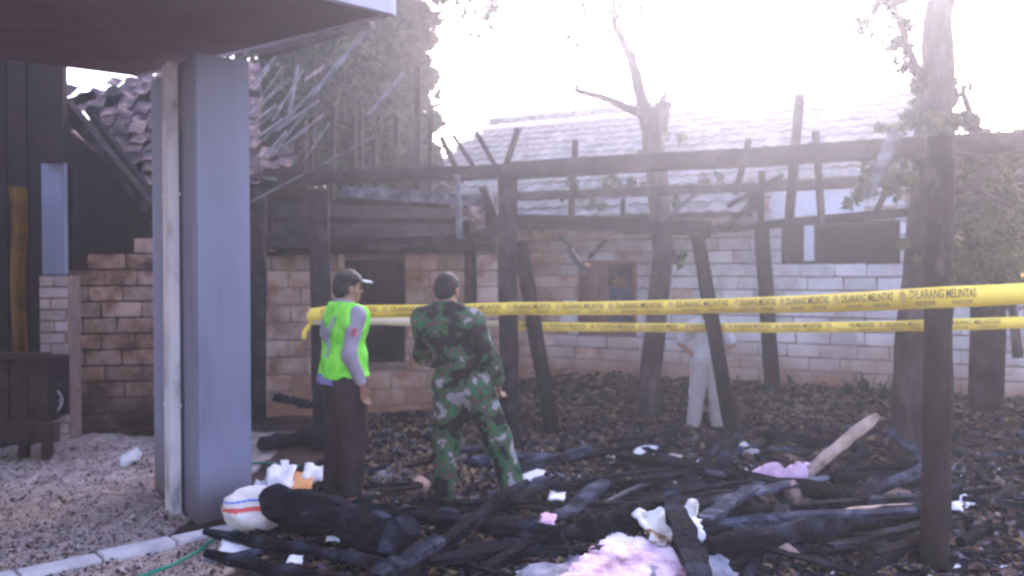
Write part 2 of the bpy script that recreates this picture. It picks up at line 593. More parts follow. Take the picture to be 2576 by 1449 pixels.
def block_wall(parent, p0, p1, z0, z1, bw, bh, mat, mortar, openings=(), topf=None, thick=.16, matf=None, name='wall', s_off=0.0):
    """A wall of separate blocks along p0->p1; parent is a thing at the origin."""
    p0, p1 = Vector(p0[:2]), Vector(p1[:2])
    L_ = (p1 - p0).length
    u = (p1 - p0).normalized()
    n = Vector((u.y, -u.x))
    if n.y > 0:
        n = -n

    def W(s, z, out):
        q = p0 + u * s + n * out
        return Vector((q.x, q.y, z))
    cuts = sorted({0.0, L_, *[o[0] for o in openings], *[o[1] for o in openings]} | ({L_ * k / 24 for k in range(25)} if topf else set()))
    mb = MB()
    for a, b in zip(cuts[:-1], cuts[1:]):
        if b - a < .01:
            continue
        top = z1 if not topf else min(topf(a), topf(b)) - .02
        spans = [(z0, top)]
        for (s0, s1, zz0, zz1) in openings:
            if s0 <= (a + b) / 2 <= s1:
                ns = []
                for (q0, q1) in spans:
                    if zz0 > q0: ns.append((q0, min(q1, zz0)))
                    if zz1 < q1: ns.append((max(q0, zz1), q1))
                spans = ns
        for (q0, q1) in spans:
            if q1 - q0 < .01:
                continue
            vs = [W(a, q0, 0), W(b, q0, 0), W(b, q1, 0), W(a, q1, 0), W(a, q0, -thick), W(b, q0, -thick), W(b, q1, -thick), W(a, q1, -thick)]
            mb.add(vs, [(0, 1, 2, 3), (5, 4, 7, 6), (3, 2, 6, 7), (1, 0, 4, 5), (0, 3, 7, 4), (2, 1, 5, 6)])
    wall = mb.build(name, M[mortar], parent)
    pieces = []
    row, z = 0, z0
    while z < z1 - .03:
        hh = min(bh, z1 - z) * random.uniform(.97, 1.0)
        s = -(bw * (.5 if row % 2 else 0)) - random.uniform(0, .06) * bw
        while s < L_:
            wdt = bw * random.uniform(.88, 1.1)
            a, b = max(0, s), min(L_, s + wdt)
            s += wdt
            segs = [(a, b)]
            for (s0, s1, zz0, zz1) in openings:
                if z + hh * .6 > zz0 and z + hh * .4 < zz1:
                    ns = []
                    for (q0, q1) in segs:
                        if q1 <= s0 or q0 >= s1:
                            ns.append((q0, q1))
                        else:
                            if q0 < s0: ns.append((q0, s0))
                            if q1 > s1: ns.append((s1, q1))
                    segs = ns
            for (q0, q1) in segs:
                if q1 - q0 < .05:
                    continue
                if topf and z + hh * .55 > topf((q0 + q1) / 2):
                    continue
                gap = .018
                c = W((q0 + q1) / 2, z + hh / 2, random.uniform(-.004, .006) - .01)
                mx = Matrix.Translation(c) @ Matrix(((u.x, -n.x, 0, 0), (u.y, -n.y, 0, 0), (0, 0, 1, 0), (0, 0, 0, 1))) \
                    @ Matrix.Rotation(random.uniform(-.008, .008), 4, 'Y') \
                    @ Matrix.Diagonal((q1 - q0 - gap, .05, hh - gap * 1.1, 1))
                pieces.append((random.choice(BLOCKS), mx, matf((q0 + q1) / 2, z) if matf else mat))
        z += bh
        row += 1
    place_pieces(pieces, 'block', 'block_courses', wall, None)
    return wall, W


def tile_mesh():
    n = 5
    vs, fs = [], []
    for k in range(n + 1):
        x = -0.5 + k / n
        h = .16 * math.sin(math.pi * 2 * (k / n)) if True else 0
        for y in (-.5, .5):
            vs.append((x, y, h + .05))
            vs.append((x, y, h - .05))
    for k in range(n):
        a = k * 4
        b = a + 4
        fs += [(a, b, b + 2, a + 2), (a + 1, a + 3, b + 3, b + 1), (a, a + 1, b + 1, b), (a + 2, b + 2, b + 3, a + 3)]
    fs += [(0, 2, 3, 1), (n * 4, n * 4 + 1, n * 4 + 3, n * 4 + 2)]
    me = bpy.data.meshes.new('tile')
    me.from_pydata(vs, [], fs)
    me.update()
    return me


TILE = tile_mesh()

# ================================================================== THE PORCH
def slab(mb, poly, z0, z1, m=0):
    n = len(poly)
    vs = [Vector((p[0], p[1], z0)) for p in poly] + [Vector((p[0], p[1], z1)) for p in poly]
    fs = [tuple(range(n - 1, -1, -1)), tuple(range(n, 2 * n))]
    for i in range(n):
        j = (i + 1) % n
        fs.append((i, j, n + j, n + i))
    mb.add(vs, fs, m)


porch = thing('porch', 'concrete porch with a thick flat canopy on slate blue columns', 'porch')
ZS = 3.23
c0 = P(970, 42, 5.2)
corner = Vector((c0.x, c0.y))
eA = Vector((-.66, -.60)).normalized()                  # along the fascia, towards the camera
b1 = P(620, 124, 5.99)
eB = (Vector((b1.x, b1.y)) - corner).normalized()
i0, i1 = Vector((-3.77, 6.27)), Vector((-2.91, 6.92))
iu = (i1 - i0).normalized()
# where edge B meets the inner line
den = eB.x * iu.y - eB.y * iu.x
tB = ((i0.x - corner.x) * iu.y - (i0.y - corner.y) * iu.x) / den
pB = corner + eB * tB
poly = [corner + eA * 9, corner, pB, i0 - iu * 9]
poly_ccw = poly
mb = MB(); slab(mb, poly_ccw, ZS, ZS + .16); mb.build('canopy_slab', M['soffit'], porch)
# fascia strips a few mm proud of the slab
nA = Vector((-eA.y, eA.x))
if nA.x < 0: nA = -nA


def strip(mb, a, b, nrm, t, z0, z1):
    q = [a, b, b + nrm * t, a + nrm * t]
    slab(mb, q, z0, z1)


nB = Vector((-eB.y, eB.x))
if nB.y < 0: nB = -nB
mb = MB(); strip(mb, corner + eA * 9, corner + nA * 0 , nA, .05, ZS - .004, ZS + .34)
mb.build('fascia', M['fascia'], porch)
mb = MB(); strip(mb, corner + nA * .05, pB, nB, .05, ZS - .004, ZS + .34)
mb.build('fascia', M['fascia'], porch)
mb = MB(); slab(mb, [i0 - iu * 9, i0 - iu * .25, i0 - iu * .25 + Vector((-iu.y, iu.x)) * .14, i0 - iu * 9 + Vector((-iu.y, iu.x)) * .14], -.1, ZS - .004)
mb.build('house_wall', M['soffit'], porch)
mb = MB(); slab(mb, [(-6.2, -1.9), (-.7, -1.9), (-.7, -1.7), (-6.2, -1.7)], -.1, 6.0)  # unseen wall added behind the camera to keep sky light off the column
mb.build('sky_blocker_wall', M['soffit'], porch)
# beams under the slab
beam_in = Vector((-KU.y, KU.x))
colc = P(497, 1322, 5.62)                                # near corner of the column
colA = Vector((colc.x, colc.y))
cu = Vector((.80, .60)).normalized()                     # lit face runs this way
cv = Vector((-.60, .80)).normalized()
W1, W2 = .37, 1.08
bm0 = colA + cv * .05


def quad(o, u_, v_, a0, a1, b0_, b1_):
    return [o + u_ * a0 + v_ * b0_, o + u_ * a1 + v_ * b0_, o + u_ * a1 + v_ * b1_, o + u_ * a0 + v_ * b1_]




def bevel_box(name, polyq, z0, z1, mat, parent, off=.012):
    mb_ = MB(); slab(mb_, polyq, z0, z1)
    o = mb_.build(name, mat, parent)
    bm = bmesh.new(); bm.from_mesh(o.data)
    bmesh.ops.recalc_face_normals(bm, faces=bm.faces)
    bmesh.ops.bevel(bm, geom=list(bm.edges), offset=off, segments=2, affect='EDGES')
    bm.to_mesh(o.data); bm.free()
    return o


col1 = bevel_box('column', quad(colA, cu, cv, 0, W1, 0, W2), -.1, ZS - .122, M['column'], porch)
# drain pipe strapped to the shaded face
pp = colA + cv * .36 - cu * .058
pipe = bevel_box('drain_pipe', quad(pp, cu, cv, -.035, .035, -.085, .075), .0, ZS - .14, M['pipe'], porch, .008)
for zz in (.75, 2.2):
    bevel_box('pipe_clip', quad(pp, cu, cv, -.039, .045, -.09, .08), zz - .012, zz + .012, M['pipe'], pipe, .003)
# second column standing on a pier of pale blocks at the inner side
q = P(105, 700, 7.9)
col2 = Vector((q.x, q.y))
zc = P(130, 692, 7.9).z
bevel_box('column', quad(col2, Vector((1, .05)).normalized(), Vector((-.05, 1)), 0, .20, 0, .10), zc, 3.6, M['column'], porch)
pier = thing('block_pier', 'pale block pier under the rear porch column beside the wooden cart', 'pier')
block_wall(pier, (col2.x - .01, col2.y - .02), (col2.x + .25, col2.y - .01), -.05, zc - .006, .26, .105, 'block_pale', 'mortar', thick=.24, name='pier_core')
# kerb along the porch edge
k0, k1 = KA - KU * 1.6, KA + KU * 1.36
mb = MB()
nseg = 7
for k in range(nseg):
    a = k0 + (k1 - k0) * (k / nseg) + KU * .006
    b = k0 + (k1 - k0) * ((k + 1) / nseg) - KU * .006
    bevel_box('kerb_stone', [a - KN * .13, b - KN * .13, b + KN * .01, a + KN * .01], -.15, .035 + random.uniform(-.006, .006), M['kerb'], porch, .007)

# dark timber wall and door hanging at the far side of the porch
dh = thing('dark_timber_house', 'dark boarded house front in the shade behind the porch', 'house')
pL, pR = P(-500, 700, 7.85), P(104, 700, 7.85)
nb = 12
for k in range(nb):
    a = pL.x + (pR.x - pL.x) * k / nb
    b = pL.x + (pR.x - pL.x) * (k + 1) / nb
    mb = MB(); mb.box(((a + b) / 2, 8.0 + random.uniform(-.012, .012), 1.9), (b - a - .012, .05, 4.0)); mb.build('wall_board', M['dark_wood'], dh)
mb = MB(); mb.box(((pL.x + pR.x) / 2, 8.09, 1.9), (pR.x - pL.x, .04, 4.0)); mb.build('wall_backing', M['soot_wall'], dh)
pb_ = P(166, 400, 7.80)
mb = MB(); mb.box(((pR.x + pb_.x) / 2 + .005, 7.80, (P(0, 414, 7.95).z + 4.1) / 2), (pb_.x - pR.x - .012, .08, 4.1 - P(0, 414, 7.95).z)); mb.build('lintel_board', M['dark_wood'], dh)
# yellow cloth hanging
pts = []
mb = MB()
ya, yb, yt, ybm = P(22, 500, 7.7), P(66, 500, 7.7), P(40, 470, 7.7), P(40, 892, 7.7)
nu, nv = 8, 14
grid = []
for j in range(nv + 1):
    for i in range(nu + 1):
        t = i / nu
        zz = yt.z + (ybm.z - yt.z) * j / nv
        xx = ya.x + (yb.x - ya.x) * t + .012 * math.sin(j * .6)
        grid.append(Vector((xx, 7.7 + .03 * math.sin(t * 9 + j * .15), zz)))
fs = [(j * (nu + 1) + i, j * (nu + 1) + i + 1, (j + 1) * (nu + 1) + i + 1, (j + 1) * (nu + 1) + i) for j in range(nv) for i in range(nu)]
yc = obj('hanging_cloth', grid, fs, M['yellow_cloth'], smooth=True)
sol = yc.modifiers.new('thickness', 'SOLIDIFY'); sol.thickness = .006
tag(yc, 'dark yellow cloth hanging on the boarded wall above the cart', 'cloth')

# wooden cart with one visible wheel
ct = thing('wooden_cart', 'old brown wooden cart with a spoked wheel standing on the porch', 'cart')
cL, cR, cT, cB = P(-160, 900, 7.3), P(118, 900, 7.3), P(0, 896, 7.3), P(0, 1068, 7.3)
cw = cR.x - cL.x
for k in range(6):
    xx = cL.x + cw * (k + .5) / 6
    mb = MB(); mb.box((xx, 7.3 + random.uniform(-.006, .006), (cT.z + cB.z) / 2), (cw / 6 - .012, .04, cT.z - cB.z)); mb.build('side_board', M['cart_wood'], ct)
mb = MB(); mb.box((cL.x + cw / 2, 7.5, (cT.z + cB.z) / 2), (cw, .34, cT.z - cB.z - .06)); mb.build('cart_box', M['dark_wood'], ct)
mb = MB(); mb.box((cL.x + cw / 2, 7.27, cT.z + .01), (cw + .05, .10, .05)); mb.build('top_rail', M['cart_wood'], ct)
bz0, bz1 = P(0, 1112, 7.2).z, P(0, 1064, 7.2).z
mb = MB(); mb.box((cL.x + cw / 2 + .05, 7.2, (bz0 + bz1) / 2), (cw + .18, .08, bz1 - bz0)); mb.build('bumper_plank', M['cart_wood'], ct)
for xx in (cL.x + .2, cR.x - .25, cR.x - .05):
    g0 = ghs(xx, 7.35)
    mb = MB(); mb.box((xx, 7.38, (g0 + bz0) / 2 + .02), (.07, .07, bz0 - g0 + .08)); mb.build('leg', M['cart_wood'], ct)
wc = P(122, 1010, 7.42)
mb = MB()
for k in range(28):
    pass
ring = [Vector((wc.x + .055 * math.cos(2 * math.pi * k / 24) * 2.0, wc.y + .1 * math.cos(2 * math.pi * k / 24), wc.z + .155 * math.sin(2 * math.pi * k / 24))) for k in range(25)]
mb.tube(ring, .026, 8, cap=False)
wh = mb.build('wheel', M['rubber'], ct, smooth=True)
ring2 = [wc + (r_ - wc) * .72 for r_ in ring]
mb = MB(); mb.tube(ring2, .014, 6, cap=False); mb.build('rim', M['metal'], wh, smooth=True)
mb = MB()
for k in range(0, 24, 4):
    mb.tube([wc, ring2[k]], .006, 5)
mb.tube([wc + Vector((-.02, .03, 0)), wc + Vector((.02, -.03, 0))], .03, 8)
mb.build('hub', M['metal'], wh)

# ================================================================== COLLAPSED HOUSE (beyond the porch, left)
ch = thing('collapsed_house', 'collapsed burnt house with a jagged block wall and slipped clay tiles', 'house')
wl, wr = P(170, 700, 8.3), P(520, 700, 8.6)


def z_at(y, d=8.35):
    return P(0, y, d).z


Lw = (Vector((wr.x, wr.y)) - Vector((wl.x, wl.y))).length
steps = [(0, 695), (.16, 690), (.32, 645), (.55, 612), (.85, 590), (1.2, 560), (2.0, 540)]


def topf(s):
    y = steps[0][1]
    for a, b in steps:
        if s >= a: y = b
    return z_at(y)


block_wall(ch, (wl.x, wl.y), (wr.x, wr.y), -.05, z_at(540), .34, .158, 'block_red', 'mortar_dark', topf=topf)
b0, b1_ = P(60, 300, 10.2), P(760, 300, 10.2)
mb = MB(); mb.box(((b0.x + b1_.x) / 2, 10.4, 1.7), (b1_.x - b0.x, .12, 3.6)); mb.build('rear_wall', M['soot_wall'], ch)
# slipped tile roof
A_, B_, C_ = P(150, 222, 9.6), P(760, 150, 9.9), P(300, 560, 8.2)
ru = (B_ - A_).normalized()
rvec = (C_ - A_)
rd = (rvec - ru * rvec.dot(ru)).normalized()              # down the slope
rn = ru.cross(rd).normalized()
if rn.y > 0: rn = -rn
pieces = []
tw, te = .17, .17
for j in range(15):
    for i in range(-1, 18):
        c = A_ + ru * (i * tw + .1 + random.uniform(-.02, .02)) + rd * (j * te + .05 + random.uniform(-.02, .02))
        x, y, d = pix(c)
        edge = 160 + (y - 245) * (230 / 280.0)
        if x < edge + 14 or y > 445 + random.uniform(-25, 15): continue
        if x > 640 and y < 370: continue
        if x > 735: continue
        if random.random() < .08: continue
        rot = Matrix((( ru.x, rd.x, rn.x), (ru.y, rd.y, rn.y), (ru.z, rd.z, rn.z))).to_4x4()
        mx = Matrix.Translation(c + rn * random.uniform(0, .04)) @ rot @ Matrix.Rotation(random.gauss(0, .13), 4, 'Z') @ Matrix.Rotation(.16 + random.gauss(0, .10), 4, 'X') @ Matrix.Rotation(random.gauss(0, .12), 4, 'Y') @ Matrix.Diagonal((tw * 1.02, te * 1.35, .09, 1))
        pieces.append((TILE, mx, 'tile_red'))
mb = MB()
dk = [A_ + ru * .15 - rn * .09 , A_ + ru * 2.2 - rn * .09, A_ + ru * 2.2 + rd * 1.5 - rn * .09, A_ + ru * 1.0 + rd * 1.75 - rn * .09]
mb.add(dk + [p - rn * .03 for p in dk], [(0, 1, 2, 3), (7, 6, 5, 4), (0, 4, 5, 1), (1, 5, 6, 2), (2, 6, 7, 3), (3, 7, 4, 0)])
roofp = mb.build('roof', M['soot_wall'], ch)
place_pieces(pieces, 'tile', 'tile_heap', roofp, None)


def bar(parent, name, a, b, r, mat, n=4, jit=.12, sq=None, segs=5, sag=0.0, taper=1.0):
    a, b = Vector(a), Vector(b)
    pts = []
    for k in range(segs + 1):
        t = k / segs
        p = a.lerp(b, t)
        p.z -= sag * 4 * t * (1 - t)
        if 0 < k < segs:
            p += Vector([random.uniform(-.07, .07) * r for _ in range(3)])
        pts.append(p)
    rads = [r * (1 + (taper - 1) * k / segs) * random.uniform(1 - jit, 1 + jit) for k in range(segs + 1)]
    mb_ = MB(); mb_.tube(pts, rads, n, jit * .5, sq=sq)
    return mb_.build(name, M[mat], parent, smooth=(n > 6))


bar(ch, 'rafter', P(158, 255, 8.0), P(392, 540, 7.7), .075, 'timber')
bar(ch, 'rafter', P(222, 275, 8.6), P(385, 500, 8.2), .05, 'timber')
bar(ch, 'broken_plank', P(185, 330, 8.1), P(275, 405, 8.0), .035, 'barewood', sq=(1.4, .4))
bar(ch, 'rafter', P(178, 420, 8.4), P(180, 700, 8.5), .05, 'timber')
bar(ch, 'wall_plate', P(160, 262, 8.2), P(240, 236, 8.3), .05, 'timber')
lathpx = [(631, 278, 714, 165, 8, 9), (685, 304, 763, 174, 8, 9), (661, 354, 774, 243, 8, 10), (631, 312, 692, 265, 8, 9), (675, 399, 779, 269, 7.8, 9),
          (692, 386, 813, 289, 7.8, 14), (627, 360, 709, 300, 8, 11), (631, 508, 944, 343, 7.4, 9), (783, 243, 935, 61, 8.6, 22), (922, 295, 1017, 182, 8.8, 16),
          (635, 226, 679, 169, 8.2, 10), (640, 330, 740, 225, 8.4, 8), (650, 410, 720, 330, 8.1, 10), (700, 330, 800, 210, 8.6, 7), (640, 280, 730, 200, 8.8, 7)]
for (x0, y0, x1, y1, d, th) in lathpx:
    bar(ch, 'lath', P(x0, y0, d), P(x1, y1, d + .5), th * d / F / 2 * .62, 'lath', jit=.2)
for k in range(15):
    x0, y0 = random.uniform(625, 900), random.uniform(200, 430)
    ln_ = random.uniform(60, 170); an_ = random.gauss(.95, .22)
    bar(ch, 'lath', P(x0, y0, 8.9), P(x0 + ln_ * math.cos(an_), y0 - ln_ * math.sin(an_), 9.4), random.uniform(.010, .020), random.choice(['timber', 'timber', 'lath']), jit=.2)
bar(ch, 'broken_plank', P(633, 443, 7.9), P(690, 450, 7.8), .035, 'lath', sq=(1.3, .5))
bar(ch, 'purlin', P(655, 137, 8.3), P(935, 56, 8.0), .055, 'timber', n=6)
for (x, y0, y1) in [(783, 310, 430), (835, 280, 445), (885, 290, 445), (943, 350, 450), (993, 290, 450), (1048, 170, 445), (910, 250, 440), (1080, 300, 445)]:
    bar(ch, 'stud', P(x, y1 + 60, 9.2), P(x + random.uniform(-6, 6), y0, 9.2), .036 if x != 1048 else .05, 'timber')
bar(ch, 'corner_post', P(655, 1060, 8.55), P(655, 470, 8.55), .07, 'timber')

# ================================================================== BLOCK HOUSE (behind the officer)
bh = thing('block_house', 'low house of bare pinkish blocks with one barred window', 'house')
q0, q1 = P(640, 700, 9.75), P(1286, 700, 10.35)
z0w = -.12
uw = (Vector((q1.x, q1.y)) - Vector((q0.x, q0.y)))


def s_of(px, p0_, u_):
    """distance along a wall line where a pixel column meets it"""
    r_ = ray(px, 700)
    k = r_.x / r_.y
    un = u_.normalized()
    return (k * p0_.y - p0_.x) / (un.x - k * un.y)


p0v = Vector((q0.x, q0.y))
sw0, sw1 = s_of(868, p0v, uw), s_of(1018, p0v, uw)
zw0, zw1 = P(900, 912, 10.0).z, P(900, 655, 10.0).z
wall_b, Wb = block_wall(bh, (q0.x, q0.y), (q1.x, q1.y), z0w, 2.05, .40, .2, 'block_pink', 'mortar', openings=[(sw0, sw1, zw0, zw1)])


def panel(parent, name, W_, s0, s1, z0, z1, o0, o1, mat):
    vs = [W_(s0, z0, o0), W_(s1, z0, o0), W_(s1, z1, o0), W_(s0, z1, o0), W_(s0, z0, o1), W_(s1, z0, o1), W_(s1, z1, o1), W_(s0, z1, o1)]
    mb_ = MB(); mb_.add(vs, [(0, 1, 2, 3), (5, 4, 7, 6), (3, 2, 6, 7), (1, 0, 4, 5), (0, 3, 7, 4), (2, 1, 5, 6)])
    return mb_.build(name, M[mat], parent)


def frame_ring(parent, name, W_, s0, s1, z0, z1, t, o0, o1, mat):
    mb_ = MB()
    for (a0, a1, c0_, c1_) in ((s0, s1, z0, z0 + t), (s0, s1, z1 - t, z1), (s0, s0 + t, z0 + t, z1 - t), (s1 - t, s1, z0 + t, z1 - t)):
        vs = [W_(a0, c0_, o0), W_(a1, c0_, o0), W_(a1, c1_, o0), W_(a0, c1_, o0), W_(a0, c0_, o1), W_(a1, c0_, o1), W_(a1, c1_, o1), W_(a0, c1_, o1)]
        mb_.add(vs, [(0, 1, 2, 3), (5, 4, 7, 6), (3, 2, 6, 7), (1, 0, 4, 5), (0, 3, 7, 4), (2, 1, 5, 6)])
    return mb_.build(name, M[mat], parent)


win = frame_ring(bh, 'window', Wb, sw0 + .003, sw1 - .003, zw0 + .003, zw1 - .003, .055, .02, -.1, 'timber')
for k in range(7):
    s = sw0 + .06 + (sw1 - sw0 - .12) * (k + .5) / 7
    mb = MB(); mb.tube([Wb(s, zw0 + .05, -.03), Wb(s, zw1 - .05, -.03)], .009, 6); mb.build('bar', M['timber'], win)
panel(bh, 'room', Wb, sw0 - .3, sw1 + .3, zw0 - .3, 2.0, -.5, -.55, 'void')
panel(bh, 'sill', Wb, sw0 - .03, sw1 + .03, zw0 - .05, zw0 - .004, .04, -.02, 'mortar')
# scorched eave boards hanging over the wall
nb = 15
for k in range(nb):
    x0 = 640 + (1240 - 640) * k / nb
    x1 = 640 + (1240 - 640) * (k + 1) / nb - 2
    d0, d1 = 9.2, 10.3
    yb_ = 640 - 14 * random.random() - 10 * (k / nb)
    yt_ = 505 + random.uniform(-8, 12)
    a, b, c, e = P(x0, yb_, d0), P(x1, yb_ - random.uniform(-3, 3), d0), P(x1, yt_, d1), P(x0, yt_, d1)
    th = Vector((0, .01, .03))
    mb = MB(); mb.add([a, b, c, e, a + th, b + th, c + th, e + th], [(3, 2, 1, 0), (4, 5, 6, 7), (0, 1, 5, 4), (1, 2, 6, 5), (2, 3, 7, 6), (3, 0, 4, 7)])
    mb.build('roof_board', M['timber'], bh)
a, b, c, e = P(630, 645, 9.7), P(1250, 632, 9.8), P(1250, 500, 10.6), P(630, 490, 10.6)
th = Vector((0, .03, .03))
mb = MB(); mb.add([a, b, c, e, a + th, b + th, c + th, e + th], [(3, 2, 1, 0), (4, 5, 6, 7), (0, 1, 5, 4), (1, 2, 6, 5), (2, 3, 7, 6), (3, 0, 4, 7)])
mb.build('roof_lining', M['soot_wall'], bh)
bar(bh, 'wall_plate', P(640, 612, 9.15), P(1240, 600, 9.15), .06, 'timber')
bar(bh, 'pale_plank', P(860, 482, 9.0), P(1242, 508, 8.9), .055, 'lath', sq=(.5, 1.5), jit=.05)
bar(bh, 'purlin', P(690, 552, 9.05), P(1180, 558, 9.1), .045, 'timber')
for (x, y) in [(1175, 542), (1195, 532), (1150, 530), (1215, 545)]:
    c = P(x, y, 9.0)
    mx = Matrix.Translation(c) @ Matrix.Rotation(random.uniform(-.5, .5), 4, 'Y') @ Matrix.Rotation(R(40), 4, 'X') @ Matrix.Diagonal((.17, .2, .14, 1))
    m2 = TILE.copy(); m2.materials.append(M['tile_red'])
    o = bpy.data.objects.new('tile', m2); link(o, bh); o.matrix_world = mx; o.matrix_basis = mx

# ================================================================== TILED HOUSE
th_ = thing('tiled_house', 'long white block house with a wide grey tiled roof', 'house')
hp0 = HW0 - HU * .6
hp1 = hp0 + HU * ((Vector((6.55, 12.86)) - hp0).dot(HU) - .35)
uh = hp1 - hp0


def hs(px):
    return s_of(px, hp0, uh)


def hz(px, y):
    s = hs(px)
    q_ = hp0 + HU * s
    return P(px, y, q_.y).z


sv0, sv1 = hs(1455), hs(1602)
zv0, zv1 = hz(1520, 838), hz(1520, 655)
sx0, sx1 = hs(1966), hs(2262)
zx0, zx1 = hz(2110, 665), hz(2110, 556)


def wmat(s, z):
    x = pix((hp0 + HU * s).to_3d() + Vector((0, 0, z)))[0]
    if x < 1400: return 'block_pink'
    return 'block_white' if random.random() > .05 else 'block_pink'


wall_h, Wh = block_wall(th_, hp0, hp1, -.05, 2.9, .40, .165, 'block_white', 'mortar',
                        openings=[(sv0, sv1, zv0, zv1), (sx0, sx1, zx0, zx1)], matf=wmat)
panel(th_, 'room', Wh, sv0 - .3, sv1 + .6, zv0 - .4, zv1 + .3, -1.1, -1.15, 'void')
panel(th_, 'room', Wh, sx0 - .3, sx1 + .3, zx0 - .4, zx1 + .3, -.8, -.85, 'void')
wv = frame_ring(th_, 'window', Wh, sv0 + .003, sv1 - .003, zv0 + .003, zv1 - .003, .05, .015, -.1, 'shutter')
sm_ = hs(1532)
for k in range(3):
    a = sv0 + .05 + (sm_ - sv0 - .05) * k / 3
    b = sv0 + .05 + (sm_ - sv0 - .05) * (k + 1) / 3 - .008
    panel(wv, 'shutter_board', Wh, a, b, zv0 + .055, zv1 - .055, -.01, -.04, 'shutter')
wx = frame_ring(th_, 'window', Wh, sx0 + .003, sx1 - .003, zx0 + .003, zx1 - .003, .04, .01, -.1, 'timber')
sp = hs(2022)
panel(wx, 'mullion', Wh, sp, sp + .11, zx0 + .045, zx1 - .045, .0, -.08, 'pale_panel')
panel(th_, 'lintel', Wh, sx0 - .08, hs(2155), zx1 + .01, zx1 + .05, .06, .012, 'pale_panel')
for (a, b) in ((1942, 1974), (1992, 2058), (2070, 2172)):
    panel(th_, 'transom_panel', Wh, hs(a), hs(b), hz(2050, 542), hz(2050, 478), .045, .012, 'pale_panel')

# roof
ridge_off, eave_off = -3.3, .95
RZ, EZ = 4.50, 2.45
r0 = hp0 + HU * -1.1


def roofpt(s, t):
    """s along the wall, t from 0 at the ridge to 1 at the eave"""
    off = ridge_off + (eave_off - ridge_off) * t
    q_ = hp0 + HU * s + HN * off
    return Vector((q_.x, q_.y, RZ + (EZ - RZ) * t))


Ls = (hp1 - hp0).length
s_lo, s_hi, s_cut, t_cut = -1.4, Ls + .35, hs(1935), .80
mb = MB()
dz = Vector((0, 0, -.09))
for (a, b, t1) in ((s_lo, s_cut, 1.0), (s_cut, s_hi, t_cut)):
    qd = [roofpt(a, 0) + dz, roofpt(b, 0) + dz, roofpt(b, t1) + dz, roofpt(a, t1) + dz]
    mb.add(qd + [v + Vector((0, 0, -.06)) for v in qd], [(3, 2, 1, 0), (4, 5, 6, 7), (0, 1, 5, 4), (1, 2, 6, 5), (2, 3, 7, 6), (3, 0, 4, 7)])
    bk = [roofpt(a, 0) + dz, roofpt(b, 0) + dz]
    back = [v + Vector((-HN.x * 3.5, -HN.y * 3.5, -1.8)) for v in bk]
    mb.add([bk[0], bk[1], back[1], back[0]], [(0, 1, 2, 3)])
roof_h = mb.build('roof', M['timber'], th_)
slope_v = (roofpt(0, 1) - roofpt(0, 0))
sl_len = slope_v.length
sd = slope_v.normalized()
su = Vector((HU.x, HU.y, 0))
sn = su.cross(sd).normalized()
if sn.z < 0: sn = -sn
rotm = Matrix(((su.x, sd.x, sn.x), (su.y, sd.y, sn.y), (su.z, sd.z, sn.z))).to_4x4()
if rotm.determinant() < 0:
    rotm = Matrix(((su.x, -sd.x, sn.x), (su.y, -sd.y, sn.y), (su.z, -sd.z, sn.z))).to_4x4()
pieces = []
te, tw = .33, .20
nrow = int(sl_len / te) + 1
for j in range(nrow):
    t = (j + .5) * te / sl_len
    s = s_lo + tw / 2
    while s < s_hi:
        if t < (1.03 if s < s_cut else t_cut + .03):
            c = roofpt(s, t) + sn * random.uniform(-.006, .006)
            sgn = 1 if (rotm.to_3x3() @ Vector((0, 1, 0))).dot(sd) > 0 else -1
            mx = Matrix.Translation(c) @ rotm @ Matrix.Rotation(random.gauss(0, .012), 4, 'Z') @ Matrix.Rotation(sgn * -(-.10) + random.gauss(0, .01), 4, 'X') @ Matrix.Diagonal((tw * 1.04, te * 1.12, .075, 1))
            pieces.append((TILE, mx, 'tile_grey'))
        s += tw
place_pieces(pieces, 'tile', 'tile_courses', roof_h, None)
# ridge cap
mb = MB()
k = 0
s = s_lo
while s < s_hi:
    a, b = roofpt(s, -.01), roofpt(min(s + .36, s_hi), -.01)
    mb.tube([a, b], [.10, .085], 8)
    s += .35
mb.build('ridge_cap', M['tile_grey'], roof_h, smooth=True)
def gp(off, z, ds):
    q_ = hp1 + HU * ds + HN * off
    return Vector((q_.x, q_.y, z))


prof = [(0, -.1), (0, 2.55), (ridge_off, RZ - .12), (ridge_off - 3.3, 2.5), (ridge_off - 3.3, -.1)]
mb = MB()
vs = [gp(o_, z_, -.02) for (o_, z_) in prof] + [gp(o_, z_, .14) for (o_, z_) in prof]
mb.add(vs, [(0, 1, 2, 3, 4), (9, 8, 7, 6, 5)] + [(k, (k + 1) % 5, (k + 1) % 5 + 5, k + 5) for k in range(5)])
mb.build('gable_wall', M['mortar'], th_)
yw = thing('yard_wall', 'low whitish block wall carrying on past the end of the tiled house', 'wall')
y0_ = hp1 + HU * .18
block_wall(yw, y0_, y0_ + HU * 3.2, -.05, 1.5, .40, .165, 'block_white', 'mortar', name='wall_core')

# ================================================================== BURNT TIMBER FRAME
bf = thing('burnt_timber_frame', 'charred skeleton frame of posts and beams standing over the debris', 'timber frame')


def fd(x):
    return 8.6 + (8.3 - 8.6) * (x - 640) / 640 if x < 1280 else 8.3 + (6.8 - 8.3) * (x - 1280) / 1296


def fbar(name, x0, y0, x1, y1, th, off=0.0, mat='timber', sq=None, n=4, jit=.04, segs=6, sag=0):
    a, b = P(x0, y0, fd(x0) + off), P(x1, y1, fd(x1) + off)
    r_ = th * ((fd(x0) + fd(x1)) / 2 + off) / F / 2 * 1.25
    return bar(bf, name, a, b, r_, mat, n, jit, sq, segs, sag)


